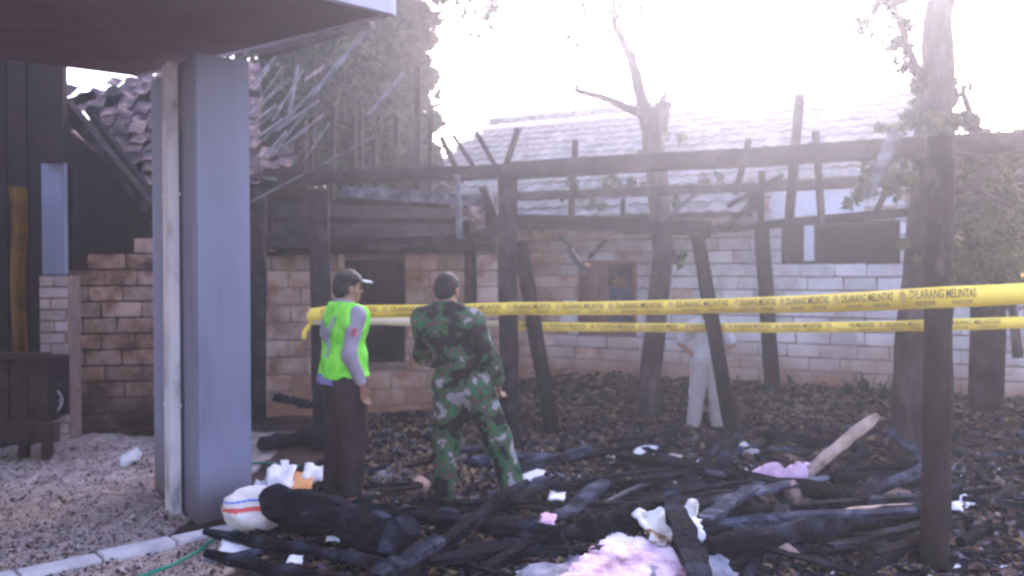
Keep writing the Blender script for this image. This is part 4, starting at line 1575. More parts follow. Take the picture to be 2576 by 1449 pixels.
# ---- officer in the lime vest, seen from behind and his right side
J = dict(pelvis=(0, 0, .93), waist=(0, .0, 1.06), chest=(0, -.01, 1.27), hipL=(-.085, 0, .90), hipR=(.085, 0, .90), shL=(-.16, .05, 1.395), shR=(.185, -.015, 1.395),
         neck=(0, .005, 1.455), head=(0, .045, 1.59), headyaw=R(-18), headtilt=R(-3),
         elL=(-.185, .09, 1.13), wrL=(-.10, .17, 1.0), elR=(.215, -.095, 1.12), wrR=(.235, .01, .885), hdR=(-.05, .15, -.98), thR=(-.3, 1, 0), thL=(0, 0, 1), hdL=(.75, .35, -.5),
         knL=(-.10, .03, .49), knR=(.11, .02, .49), anL=(-.115, -.02, .09), anR=(.125, -.03, .09), toeL=(-.15, .13, .035), toeR=(.18, .12, .035), curl=.45)
fo = GR(866, 1262)
YAW1 = R(-46)
off_, lo_, hi_, hh_, hr_ = make_person('person', 'person in a lime reflective vest and dark trousers standing with their back turned', (fo.x, fo.y, ghs(fo.x, fo.y)), YAW1, J,
                                       dict(shirt='police_shirt', trousers='trousers', shoes='leather', sleeve='long', hem=-.045, loose=.008, tloose=.03), scale=.972)
f = Field(lo_, hi_, .0115)
torso_prims(f, J, .044)
f.cap(J['pelvis'], J['waist'], .178, .175, .04, ((0, 1, 0), .80))
f.cut((0, 0, J['pelvis'][2] + .005), (0, .06, -1))
f.cut((.212, 0, 1.3), (1, 0, .12)); f.cut((-.225, 0, 1.3), (-1, 0, .12))
nk = np.array(J['neck']); f.cut(nk + np.array((0, 0, .018)), (0, .25, 1))
V, Q = f.mesh(); V = fold(V, .018, 7, 11); V = fold(V, .007, 18, 13)
vest = obj('vest', V.tolist(), Q.tolist(), M['vest'], off_, smooth=True, world=False)
bv = bvh_of(vest)


def on_back(x, z, lift=.014, side=-1):
    hit = bv.ray_cast(Vector((x, side * 1.0, z)), Vector((0, -side, 0)))
    return (hit[0] + Vector((0, side * lift, 0))) if hit[0] is not None else None


def band(pts2, wdt, nseg, mats, name, parent, rows=1, side=-1):
    mb_ = MB()
    tot = [Vector(p) for p in pts2]
    lens = [(tot[i + 1] - tot[i]).length for i in range(len(tot) - 1)]
    Lt = sum(lens)

    def at(d_):
        for i, l_ in enumerate(lens):
            if d_ <= l_ or i == len(lens) - 1:
                return tot[i].lerp(tot[i + 1], d_ / l_), (tot[i + 1] - tot[i]).normalized()
            d_ -= l_
    for k in range(nseg):
        (pa, ta), (pb2, tb) = at(Lt * k / nseg), at(Lt * (k + 1) / nseg)
        for r_ in range(rows):
            o0, o1 = -wdt / 2 + wdt * r_ / rows, -wdt / 2 + wdt * (r_ + 1) / rows
            na, nb_ = Vector((-ta.y, ta.x)), Vector((-tb.y, tb.x))
            c4 = [pa + na * o0, pb2 + nb_ * o0, pb2 + nb_ * o1, pa + na * o1]
            pts3 = [on_back(c.x, c.y, side=side) for c in c4]
            if any(p_ is None for p_ in pts3): continue
            mb_.add(pts3 + [p_ + Vector((0, -side * .003, 0)) for p_ in pts3], [(0, 1, 2, 3), (7, 6, 5, 4), (0, 4, 5, 1), (2, 6, 7, 3), (1, 5, 6, 2), (3, 7, 4, 0)], (k + r_) % len(mats))
    return mb_.build(name, [M[m_] for m_ in mats], parent, world=False)


band([(-.17, 1.335), (-.09, 1.31), (0.02, 1.22)], .11, 22, ['vest_grey'], 'grey_band', vest, rows=6)
band([(.105, 1.385), (.06, 1.32), (.015, 1.24)], .032, 18, ['check_dark', 'check_white'], 'checked_trim', vest, rows=3)
band([(.015, 1.235), (.012, 1.08)], .032, 16, ['check_dark', 'check_white'], 'checked_trim', vest, rows=3)
# shirt tail below the vest at the back
f = Field(lo_, hi_, .0115)
f.cap(J['hipL'], J['hipR'], .160, .160, .04, ((0, 1, 0), .95))
f.cap(J['pelvis'], J['waist'], .185, .17, .04, ((0, 1, 0), .76))
f.cut((0, 0, .88), (0, 0, -1)); f.cut((0, 0, .99), (0, 0, 1)); f.cut((.03, 0, 0), (1, .3, 0))
V, Q = f.mesh()
obj('shirt_tail', V.tolist(), Q.tolist(), M['shirt_blue'], off_, smooth=True, world=False)
# sleeve badge
mb = MB()
ba = Vector(J['shR']).lerp(Vector(J['elR']), .42) + Vector((.070, -.035, 0))
mb.box(ba, (.014, .045, .055), Matrix.Rotation(R(25), 3, 'Z') @ Matrix.Rotation(R(14), 3, 'Y'))
mb.build('sleeve_badge', M['badge_red'], off_, world=False)
# pale cap peak over the brow
f = Field(np.array(J['head']) - .22, np.array(J['head']) + .22, .008)
f.ell(hh_(0, .125, .052), (.062, .06, .012), hr_ @ Matrix.Rotation(R(-6), 3, 'X'), .01)
V, Q = f.mesh(); obj('cap_peak', V.tolist(), Q.tolist(), M['white_scrap'], off_, smooth=True, world=False)
f = Field(np.array(J['head']) - .22, np.array(J['head']) + .22, .008)
f.ell(hh_(0, -.008, .05), (.089, .106, .088), hr_, .01)
f.cut(hh_(0, 0, .045), hr_ @ Vector((0, .12, -1)))
V, Q = f.mesh(); V = fold(V, .004, 25, 4); obj('cap', V.tolist(), Q.tolist(), M['hair'], off_, smooth=True, world=False)

# ---- soldier in camouflage, stepping to the side
fs_ = GR(1118, 1280)
Js = dict(pelvis=(.13, .03, .92), waist=(.10, .0, 1.06), chest=(.04, -.01, 1.27), hipL=(.045, .02, .90), hipR=(.215, .04, .89), shL=(-.16, -.03, 1.375), shR=(.225, -.02, 1.36),
          neck=(.03, .0, 1.45), head=(.02, .035, 1.585), headyaw=R(-20), headtilt=R(-8),
          elL=(-.19, .10, 1.10), wrL=(-.02, .25, 1.00), elR=(.345, -.03, 1.10), wrR=(.37, .13, .905), hdR=(-.1, .5, -.8), thR=(-.5, 1, 0), thL=(0, 0, 1), hdL=(.8, .5, -.1),
          knL=(0.0, .06, .49), knR=(.37, .14, .50), anL=(.0, .0, .09), anR=(.50, .12, .09), toeL=(-.03, .15, .035), toeR=(.58, .25, .035), curl=.6)
sol_, lo2, hi2, hh2, hr2 = make_person('person', 'person in green and brown camouflage uniform stepping sideways with their back turned', (fs_.x, fs_.y, ghs(fs_.x, fs_.y) - .0), R(-14), Js,
                                       dict(shirt='camo', trousers='camo', shoes='leather', sleeve='long', hem=-.10, loose=.024, tloose=.032, boots=True), scale=.975)
f = Field(lo2, hi2, .0115)
f.cap(lerp3(Js['pelvis'], Js['waist'], .75), lerp3(Js['pelvis'], Js['waist'], .95), .172, .170, .02, ((0, 1, 0), .76))
V, Q = f.mesh()
zc_ = Js['waist'][2] - .03
f.cut((0, 0, zc_ - .025), (0, 0, -1)); f.cut((0, 0, zc_ + .025), (0, 0, 1))
V, Q = f.mesh()
obj('belt', V.tolist(), Q.tolist(), M['camo'], sol_, smooth=True, world=False)

# ---- third person, hands on hips, beyond the leaning post
J3 = dict(pelvis=(0, 0, .93), waist=(0, 0, 1.06), chest=(0, -.01, 1.27), hipL=(-.085, 0, .90), hipR=(.085, 0, .90), shL=(-.185, -.01, 1.39), shR=(.185, -.01, 1.39),
          neck=(0, .005, 1.45), head=(0, .04, 1.585), headyaw=R(10), elL=(-.345, -.06, 1.15), wrL=(-.185, .02, 1.0), elR=(.345, -.06, 1.15), wrR=(.185, .02, 1.0),
          hdL=(.75, .4, -.35), hdR=(-.75, .4, -.35), thL=(0, -.4, 1), thR=(0, -.4, 1), knL=(-.12, .03, .49), knR=(.13, .03, .49), anL=(-.14, 0, .09), anR=(.17, 0, .09), toeL=(-.19, .15, .035), toeR=(.24, .14, .035), curl=.4)
p3 = GR(1777, 1084)
make_person('person', 'person in a white T-shirt with hands on hips behind the leaning burnt post', (p3.x, p3.y, ghs(p3.x, p3.y)), R(172), J3,
            dict(shirt='white_shirt', trousers='pale_trousers', shoes='sandal', sleeve='short', hem=-.05, loose=.02, tloose=.035), scale=(324 * p3.y / F) / 1.70)
# ---- fourth person looking out of the shuttered window
J4 = dict(J3); J4.update(elL=(-.26, .05, 1.12), wrL=(-.14, .24, 1.14), elR=(.27, .04, 1.12), wrR=(.25, .26, 1.25), hdL=(.5, .8, .1), hdR=(0, .3, 1), headyaw=R(5))
p4 = P(1558, 700, 12.1)
make_person('person', 'person in a dark blue shirt peering out of the shuttered window', (p4.x, p4.y + .05, P(1558, 684, 12.1).z - 1.70), R(176), J4,
            dict(shirt='blue_shirt', trousers='trousers', shoes='sandal', sleeve='short', hem=-.05, loose=.02, tloose=.03))

# ================================================================== POLICE TAPE
def text_mesh(body):
    cu_ = bpy.data.curves.new('lettering', 'FONT')
    cu_.body = body
    cu_.size = 1.0
    cu_.align_x = 'CENTER'; cu_.align_y = 'CENTER'
    cu_.resolution_u = 2
    cu_.offset = .012
    o = bpy.data.objects.new('lettering_source', cu_)
    COL.objects.link(o)
    bpy.context.view_layer.update()
    me = bpy.data.meshes.new_from_object(o.evaluated_get(bpy.context.evaluated_depsgraph_get()))
    bpy.data.objects.remove(o)
    xs_ = [v.co.x for v in me.vertices]; ys_ = [v.co.y for v in me.vertices]
    wx_, wy_ = max(xs_) - min(xs_), max(ys_) - min(ys_)
    cx_, cy_ = (max(xs_) + min(xs_)) / 2, (max(ys_) + min(ys_)) / 2
    for v in me.vertices:
        v.co.x = (v.co.x - cx_) / wx_; v.co.y = (v.co.y - cy_) / wy_; v.co.z = 0
    me.materials.clear(); me.materials.append(M['tape_ink'])
    return me


TXT1, TXT2 = text_mesh('DILARANG MELINTAS'), text_mesh('POLICE LINE')
def disc_mesh():
    bm = bmesh.new(); bmesh.ops.create_circle(bm, cap_ends=True, radius=.5, segments=20)
    me = bpy.data.meshes.new('emblem'); bm.to_mesh(me); bm.free()
    me.materials.append(M['tape_emblem']); return me


DISC = disc_mesh()


def tape(name, label, path, wid, mat, period=.56, text=True, sag=.0, phase=0.0):
    """path: list of (px, py_centre, depth); wid metres"""
    pts = [P(*p) for p in path]
    t = thing(name, label, 'tape')
    # dense centre line
    dense = []
    for a, b in zip(pts[:-1], pts[1:]):
        n_ = max(2, int((b - a).length / .12))
        for k in range(n_):
            u_ = k / n_
            p = a.lerp(b, u_); p.z -= sag * 4 * u_ * (1 - u_) * min(1, (b - a).length / 3)
            dense.append(p)
    dense.append(pts[-1])
    vs, fs = [], []
    for i, p in enumerate(dense):
        tw_ = .16 * math.sin(i * .31 + wid * 40) + .09 * math.sin(i * .83)
        up_ = Vector((0, -math.sin(tw_) , math.cos(tw_)))
        vs += [p - up_ * wid / 2, p + up_ * wid / 2]
    for i in range(len(dense) - 1):
        fs.append((i * 2, i * 2 + 2, i * 2 + 3, i * 2 + 1))
    o = obj('ribbon', vs, fs, M[mat], t, smooth=True)
    md = o.modifiers.new('film', 'SOLIDIFY'); md.thickness = .0015; md.offset = 0
    if text:
        acc = [0]
        for a, b in zip(dense[:-1], dense[1:]): acc.append(acc[-1] + (b - a).length)

        def at(s_):
            for i in range(len(acc) - 1):
                if acc[i + 1] >= s_:
                    return dense[i].lerp(dense[i + 1], (s_ - acc[i]) / (acc[i + 1] - acc[i])), (dense[i + 1] - dense[i]).normalized()
            return dense[-1], (dense[-1] - dense[-2]).normalized()
        s_ = phase
        while s_ + period < acc[-1]:
            for (me, so, zo, sx_, sy_, nm) in ((TXT1, .54, .022, .78, .40, 'lettering'), (TXT2, .36, -.030, .24, .17, 'lettering'), (TXT2, .76, -.030, .24, .17, 'lettering'), (DISC, .06, .01, .10, .62, 'emblem')):
                p, tg = at(s_ + so * period)
                up_ = Vector((0, 0, 1)); up_ = (up_ - tg * up_.dot(tg)).normalized()
                nr = tg.cross(up_).normalized()
                q_ = p + up_ * zo * (wid / .13) + nr * .012
                mx = Matrix(((tg.x * sx_ * period, up_.x * sy_ * wid, nr.x, q_.x), (tg.y * sx_ * period, up_.y * sy_ * wid, nr.y, q_.y), (tg.z * sx_ * period, up_.z * sy_ * wid, nr.z, q_.z), (0, 0, 0, 1)))
                ob = bpy.data.objects.new(nm, me); link(ob, t); ob.matrix_basis = mx
            s_ += period
    return t


UP_TAPE = tape('police_tape', 'upper yellow police tape with dark lettering stretched from the burnt post to the near post',
     [(778, 792, 7.72), (840, 784, 7.7), (1290, 776, 7.75), (1860, 768, 6.3), (2362, 748, 4.47), (2640, 734, 4.7)], .116, 'tape', phase=.1, sag=.012)
tape('police_tape', 'lower narrower police tape passing behind the leaning post and the near post',
     [(1255, 818, 8.62), (1350, 821, 8.85), (1700, 824, 8.75), (2150, 822, 7.4), (2350, 818, 6.75), (2640, 808, 6.4)], .092, 'tape', period=.5, phase=.0, sag=.008)
tape('police_tape', 'pale slack reverse side of tape hanging behind both uniformed people',
     [(786, 805, 7.75), (960, 806, 8.1), (1256, 817, 8.6)], .085, 'tape_back', text=False, sag=.015)

def wrap(t, px, py, d, r_, hgt):
    c = P(px, py, d)
    vs, fs = [], []
    for k in range(25):
        th_k = 2 * math.pi * k / 24
        q_ = c + Vector((math.cos(th_k) * r_, math.sin(th_k) * r_, .02 * math.sin(th_k)))
        vs += [q_ - Vector((0, 0, hgt / 2)), q_ + Vector((0, 0, hgt / 2 + .01 * math.sin(k)))]
    for k in range(24):
        fs.append((2 * k, 2 * k + 2, 2 * k + 3, 2 * k + 1))
    o = obj('wrap', vs, fs, M['tape'], t, smooth=True)
    md = o.modifiers.new('film', 'SOLIDIFY'); md.thickness = .002
    e0 = c + Vector((-.06, -r_ - .004, 0))
    mb_ = MB()
    pts_ = [e0 + Vector((-.01 * k + .012 * math.sin(k), -.004 * k, -.035 * k)) for k in range(7)]
    vs = []
    for k, q_ in enumerate(pts_):
        vs += [q_ + Vector((-.022 + .008 * math.sin(k * 1.3), .006 * math.cos(k), 0)), q_ + Vector((.022, -.006 * math.cos(k), .004))]
    o = obj('loose_end', vs, [(2 * k, 2 * k + 1, 2 * k + 3, 2 * k + 2) for k in range(6)], M['tape'], t, smooth=True)
    md = o.modifiers.new('film', 'SOLIDIFY'); md.thickness = .002


wrap(UP_TAPE, 807, 794, 7.95, .125, .075)

# ================================================================== DEBRIS
GRP = 'charred timbers in the debris heap'


def timber(name, label, x0, y0, x1, y1, th, mat='char', l0=None, l1=None, n=8, sq=None, jit=.14, segs=10, cat='log', group=None, d0=None, d1=None):
    r_px = th / 2
    a0 = GR(x0, y0, 0); r_ = r_px * a0.y / F
    if l0 is None: l0 = r_ * .8
    if l1 is None: l1 = r_ * .8
    a = GR(x0, y0, l0) if d0 is None else P(x0, y0, d0)
    b = GR(x1, y1, l1) if d1 is None else P(x1, y1, d1)
    pts, rads = [], []
    for k in range(segs + 1):
        t = k / segs
        p = a.lerp(b, t) + Vector([random.uniform(-.18, .18) * r_ for _ in range(3)])
        pts.append(p)
        rr = r_ * random.uniform(.9, 1.1) * (1.0 if .04 < t < .96 else random.uniform(.6, .9))
        rads.append(rr)
    dv = (b - a).normalized()
    pts[0] -= dv * r_ * .2
    mb_ = MB(); mb_.tube(pts, rads, n, jit, sq=sq)
    o = mb_.build(name, M[mat], None, smooth=False)
    return tag(o, label, cat, group)


timber('charred_log', 'thickest charred log with its broken end against the white sack', 690, 1258, 1030, 1372, 84, l0=.2, l1=.12, n=12, segs=14)
timber('charred_pole', 'long thin charred pole lying below the white sack', 520, 1340, 985, 1422, 26, l0=.1, l1=.1)
timber('charred_pole', 'charred pole nearest the kerb end of the heap', 522, 1392, 830, 1462, 30, l0=.12, l1=.12)
timber('charred_beam', 'charred beam running past the boots of the camouflaged person', 890, 1282, 1420, 1345, 38, n=6, l0=.12, l1=.14)
timber('scorched_plank', 'grey scorched plank sticking up beside the thickest log', 945, 1448, 1112, 1352, 52, 'char_grey', n=4, sq=(1.4, .35), l0=.16, l1=.24, cat='plank')
timber('scorched_plank', 'grey plank slanting up towards the white scrap near the boots', 1195, 1316, 1375, 1200, 40, 'char_grey', n=4, sq=(1.4, .4), l0=.05, l1=.12, cat='plank')
timber('scorched_plank', 'short wide grey plank leaning over the lilac scrap', 1408, 1306, 1526, 1208, 44, 'char_grey', n=4, sq=(1.4, .4), l0=.08, l1=.18, cat='plank')
timber('charred_stick', 'pale edged thin stick crossing the middle of the heap', 1508, 1272, 1645, 1206, 13, 'lath', n=5, l0=.1, l1=.14, cat='stick')
timber('charred_log', 'short fat charred log just above the pink mattress', 1470, 1330, 1622, 1300, 66, n=12, l0=.1, l1=.12)
timber('charred_beam', 'long charred beam under the pink cloth', 1560, 1148, 2185, 1258, 30, n=6, l0=.1, l1=.16)
timber('scorched_plank', 'grey plank between the scorched sack and the pink cloth', 1768, 1308, 1908, 1216, 42, 'char_grey', n=4, sq=(1.4, .4), l0=.12, l1=.2, cat='plank')
timber('charred_beam', 'small charred beam behind the scorched sack', 1700, 1290, 1868, 1240, 30, n=6, l0=.1, l1=.14)
timber('charred_log', 'thick charred log lying towards the near post', 1785, 1378, 2330, 1285, 62, n=12, l0=.13, l1=.16, segs=14)
timber('bare_pole', 'pale brown bare pole jutting up out of the heap', 1985, 1222, 2208, 1045, 32, 'barewood', n=8, l0=.06, d0=6.55, d1=6.75, jit=.05, cat='pole')
timber('charred_plank', 'dark plank leaning across the scorched sack and pink mattress', 1692, 1268, 1768, 1475, 48, 'char', n=4, sq=(1.3, .45), d0=4.72, d1=4.02, cat='plank')
timber('split_wood', 'pale splinter lying along the log by the near post', 2125, 1285, 2296, 1270, 12, 'barewood', n=4, l0=.2, l1=.18, cat='splinter')
timber('charred_pole', 'charred pole along the back of the heap near the leaning post', 1610, 1130, 1800, 1190, 20, l0=.06, l1=.05)
timber('charred_pole', 'blackened pole lying at the foot of the stout tree', 1900, 1090, 2180, 1130, 20, l0=.05, l1=.05)
timber('charred_pole', 'charred rail lying behind the officer at the block house wall', 690, 1000, 785, 1018, 18, d0=8.4, d1=8.4)
timber('charred_log', 'charred log lying in front of the block house wall', 660, 1120, 850, 1085, 40, l0=.08, l1=.08)
timber('charred_beam', 'charred beam crossing under the short fat log', 1330, 1380, 1560, 1290, 34, n=6, l0=.06, l1=.1)
timber('charred_beam', 'charred beam behind the thin stick in mid heap', 1540, 1290, 1780, 1222, 28, n=6, l0=.1, l1=.1)
timber('charred_pole', 'charred pole half buried below the near post', 2160, 1449, 2400, 1320, 28, l0=.06, l1=.05)
timber('charred_beam', 'charred beam end poking out by the grey cloth', 1800, 1449, 2040, 1330, 40, n=6, l0=.05, l1=.1)

# tangled middle sized timbers
n_tm = 0
while n_tm < 64:
    x, y = random.uniform(1090, 2330), random.uniform(1165, 1440)
    if x < 1500 and y < 1225: continue
    if 1380 < x < 1860 and y > 1320: continue
    c = GR(x, y, 0)
    az = random.choice([random.gauss(1.0, .3), random.gauss(-.35, .25), random.gauss(.25, .3)])
    ln = random.uniform(.5, 1.35)
    r_ = random.uniform(.022, .05)
    dv = Vector((math.cos(az), math.sin(az), 0)) * ln / 2
    a, b = c - dv, c + dv
    a.z = ghs(a.x, a.y) + r_ * .8 + random.choice([0, .02, .08, .15]) * random.random()
    b.z = ghs(b.x, b.y) + r_ * .8 + random.choice([0, .04, .14, .30]) * random.random()
    if a.x < -1.2: continue
    pts = [a.lerp(b, k / 6) + Vector([random.uniform(-.15, .15) * r_ for _ in range(3)]) for k in range(7)]
    mb = MB(); mb.tube(pts, [r_ * random.uniform(.85, 1.1) * (1 if 0 < k < 6 else .7) for k in range(7)], random.choice([4, 6, 7]), .12, sq=random.choice([None, (1.3, .55), (1.1, .8)]))
    o = mb.build('charred_timber', M[random.choice(['char', 'char', 'char', 'char_grey'])], None)
    tag(o, 'charred timber tangled with others in the burnt debris heap', 'timber', 'tangled charred timbers in the heap')
    n_tm += 1

# a crowd of short charred sticks
n_st = 0
while n_st < 150:
    x = random.uniform(900, 2560) if random.random() < .8 else random.uniform(640, 1300)
    y = random.uniform(1110, 1450)
    if x < 1250 and y < 1300 and random.random() < .7: continue
    if x > 2200 and random.random() < .3: continue
    c = GR(x, y, 0)
    if (Vector((c.x, c.y)) - KA).dot(KN) > -.05 and c.x < -1.6: continue
    az = random.gauss(.3, .8)
    ln = random.uniform(.18, .75)
    r_ = random.uniform(.010, .036)
    dv = Vector((math.cos(az), math.sin(az), 0)) * ln / 2
    a, b = c - dv, c + dv
    a.z = ghs(a.x, a.y) + r_ * .7 + random.uniform(0, .05); b.z = ghs(b.x, b.y) + r_ * .7 + random.uniform(0, .09)
    pts = [a.lerp(b, k / 4) + Vector([random.uniform(-.3, .3) * r_ for _ in range(3)]) for k in range(5)]
    mb = MB(); mb.tube(pts, [r_ * random.uniform(.8, 1.1) for _ in range(5)], random.choice([4, 5, 6]), .15, sq=random.choice([None, (1.5, .5)]))
    o = mb.build('charred_stick', M[random.choice(['char', 'char', 'char', 'char_grey', 'timber'])], None)
    tag(o, 'short charred stick lying loose among the burnt debris', 'stick', 'loose charred sticks in the debris')
    n_st += 1


def scatter_boxes(name, n, region, size, mats, flat=.5, seed=3, lift=.01, kind='stuff'):
    g = np.random.default_rng(seed)
    pts = []
    while len(pts) < n:
        x, y = g.uniform(region[0], region[2], n), g.uniform(region[1], region[3], n)
        for a, b in zip(x, y):
            pts.append((a, b))
            if len(pts) >= n: break
    P0 = []
    for (x, y) in pts:
        # image-space sampling keeps the near ground as full of pieces as the far ground
        p = GR_fast(x, y)
        P0.append(p)
    P0 = np.array(P0)
    ok = ((P0[:, 0] - KA.x) * KN.x + (P0[:, 1] - KA.y) * KN.y < -.03) | (P0[:, 0] > -1.55)
    P0 = P0[ok]
    n = len(P0)
    base = np.array([(sx, sy, sz) for sx in (-.5, .5) for sy in (-.5, .5) for sz in (-.5, .5)])
    fsb = np.array([(0, 1, 3, 2), (4, 6, 7, 5), (0, 4, 5, 1), (2, 3, 7, 6), (0, 2, 6, 4), (1, 5, 7, 3)])
    sc_ = np.stack([g.uniform(size[0], size[1], n), g.uniform(size[0], size[1], n) * .5, g.uniform(.2, 1, n) * size[1] * flat * .4], 1)
    V = base[None] * sc_[:, None, :] + g.uniform(-.2, .2, (n, 8, 3)) * sc_[:, None, :] * .6
    az, tl, rl = g.uniform(0, 6.28, n), g.normal(0, .35, n), g.normal(0, .35, n)
    c, s_ = np.cos(tl), np.sin(tl)
    V = np.stack([V[..., 0], V[..., 1] * c[:, None] - V[..., 2] * s_[:, None], V[..., 1] * s_[:, None] + V[..., 2] * c[:, None]], -1)
    c, s_ = np.cos(rl), np.sin(rl)
    V = np.stack([V[..., 0] * c[:, None] + V[..., 2] * s_[:, None], V[..., 1], -V[..., 0] * s_[:, None] + V[..., 2] * c[:, None]], -1)
    c, s_ = np.cos(az), np.sin(az)
    V = np.stack([V[..., 0] * c[:, None] - V[..., 1] * s_[:, None], V[..., 0] * s_[:, None] + V[..., 1] * c[:, None], V[..., 2]], -1)
    V = V + P0[:, None, :] + np.array([0, 0, lift])
    Fc = (fsb[None] + (np.arange(n) * 8)[:, None, None]).reshape(-1, 4)
    fm = np.repeat(g.integers(0, len(mats), n), 6)
    o = obj(name, V.reshape(-1, 3).tolist(), Fc.tolist(), [M[m_] for m_ in mats], fm=fm)
    return tag(o, kind=kind)


def GR_fast(x, y):
    r_ = ray(x, y)
    t = -CAMZ / r_.z
    for _ in range(14):
        h = ghs(r_.x * t, r_.y * t)
        t = .6 * t + .4 * (h - CAMZ) / r_.z
    return (r_.x * t, r_.y * t, h)


scatter_boxes('charred_rubble', 5200, (640, 1040, 2640, 1470), (.03, .13), ['char', 'char', 'char_grey', 'timber', 'litter_brown'], seed=5)
scatter_boxes('charred_rubble', 2600, (1290, 930, 2640, 1060), (.03, .12), ['brick_chunk', 'litter_brown', 'litter_brown', 'timber', 'litter_tan'], seed=6)


def scatter_leaves(name, n, region, size, mats, seed, lift=.02, weight=None):
    g = np.random.default_rng(seed)
    P0 = []
    while len(P0) < n:
        x, y = g.uniform(region[0], region[2]), g.uniform(region[1], region[3])
        if weight and g.random() > weight(x, y): continue
        p = GR_fast(x, y)
        if (Vector(p[:2]) - KA).dot(KN) > -.03 and p[0] < -1.6 and not name.startswith('gravel'): continue
        P0.append(p)
    P0 = np.array(P0)
    az = g.uniform(0, 6.28, n); t1_, t2_ = g.normal(0, .45, n), g.normal(0, .45, n)
    L_ = g.uniform(size[0], size[1], n)
    u_ = np.stack([np.cos(az), np.sin(az), t1_], 1); u_ /= np.linalg.norm(u_, axis=1)[:, None]
    v_ = np.stack([-np.sin(az), np.cos(az), t2_], 1); v_ /= np.linalg.norm(v_, axis=1)[:, None]
    c = P0 + np.array([0, 0, 1.0]) * (lift * g.uniform(.5, 1.6, n))[:, None]
    up_ = np.array([0, 0, 1.0]) * (L_ * .12)[:, None]
    V = np.stack([c - u_ * L_[:, None] / 2, c + v_ * L_[:, None] * .25 + up_, c + u_ * L_[:, None] / 2, c - v_ * L_[:, None] * .25 + up_], 1).reshape(-1, 3)
    k = np.arange(n) * 4
    Fc = np.stack([np.stack([k, k + 3, k + 2], 1), np.stack([k, k + 2, k + 1], 1)], 1).reshape(-1, 3)
    fm = np.repeat(g.integers(0, len(mats), n), 2)
    o = obj(name, V.tolist(), Fc.tolist(), [M[m_] for m_ in mats], fm=fm)
    return tag(o, kind='stuff')


def w_leaf(x, y):
    d = math.exp(-((x - 1020) / 300) ** 2 - ((y - 1180) / 130) ** 2)
    return min(1, .12 + d)


scatter_leaves('leaf_litter', 8000, (645, 1050, 2640, 1465), (.04, .11), ['litter_tan', 'litter_tan', 'litter_brown', 'litter_brown', 'litter_grey'], 8, weight=w_leaf)
scatter_leaves('leaf_litter', 2600, (1290, 930, 2640, 1070), (.05, .13), ['litter_brown', 'litter_tan', 'litter_brown', 'char'], 9)
scatter_leaves('low_weeds', 260, (1300, 930, 2300, 1040), (.06, .16), ['grass'], 19, lift=.05)
scatter_leaves('ash_flakes', 700, (1250, 1150, 2640, 1465), (.03, .08), ['litter_grey', 'litter_grey', 'white_scrap'], 10)


# gravel on the porch floor
def gravel():
    g = np.random.default_rng(12)
    n = 5200
    P0 = []
    while len(P0) < n:
        x, y = g.uniform(-60, 560), g.uniform(1115, 1470)
        p = GR_fast(x, y)
        if sand_mask(p[0], p[1]) < .5: continue
        P0.append(p)
    P0 = np.array(P0)
    base = np.array([(1, 0, 0), (-1, 0, 0), (0, 1, 0), (0, -1, 0), (0, 0, 1), (0, 0, -1)], float)
    fsb = np.array([(0, 2, 4), (2, 1, 4), (1, 3, 4), (3, 0, 4), (2, 0, 5), (1, 2, 5), (3, 1, 5), (0, 3, 5)])
    s_ = g.uniform(.004, .013, n) * np.where(g.random(n) < .06, 1.8, 1)
    V = base[None] * (1 + g.uniform(-.35, .35, (n, 6, 3))) * s_[:, None, None]
    az = g.uniform(0, 6.28, n); c, q_ = np.cos(az)[:, None], np.sin(az)[:, None]
    V = np.stack([V[..., 0] * c - V[..., 1] * q_, V[..., 0] * q_ + V[..., 1] * c, V[..., 2] * .7], -1)
    V += P0[:, None, :] + np.array([0, 0, .012])
    Fc = (fsb[None] + (np.arange(n) * 6)[:, None, None]).reshape(-1, 3)
    fm = np.repeat(g.integers(0, 4, n), 8)
    o = obj('gravel', V.reshape(-1, 3).tolist(), Fc.tolist(), [M['litter_grey'], M['litter_brown'], M['gravel_pale'], M['gravel_pale']], fm=fm)
    tag(o, kind='stuff')


gravel()


def sheet(name, label, cat, corners, mat, nu=14, nv=10, amp=.03, th=.012, ragged=.02, seed=1, group=None, sc=6.0):
    """a crumpled sheet through four world corners, with real thickness"""
    a, b, c, d = [Vector(p) for p in corners]
    vs = []
    o_ = Vector((seed * 2.3, seed * 5.1, 0))
    for j in range(nv + 1):
        for i in range(nu + 1):
            u_, v_ = i / nu, j / nv
            p = a.lerp(b, u_).lerp(d.lerp(c, u_), v_)
            p += Vector((0, 0, amp * noise.noise(p * sc + o_) + amp * .5 * noise.noise(p * sc * 2.7 + o_)))
            if i in (0, nu) or j in (0, nv):
                p += Vector((random.uniform(-ragged, ragged), random.uniform(-ragged, ragged), 0))
            vs.append(p)
    fs = [(j * (nu + 1) + i, j * (nu + 1) + i + 1, (j + 1) * (nu + 1) + i + 1, (j + 1) * (nu + 1) + i) for j in range(nv) for i in range(nu)]
    o = obj(name, vs, fs, M[mat], None, smooth=True)
    md = o.modifiers.new('thickness', 'SOLIDIFY'); md.thickness = th; md.offset = 0
    return tag(o, label, cat, group)


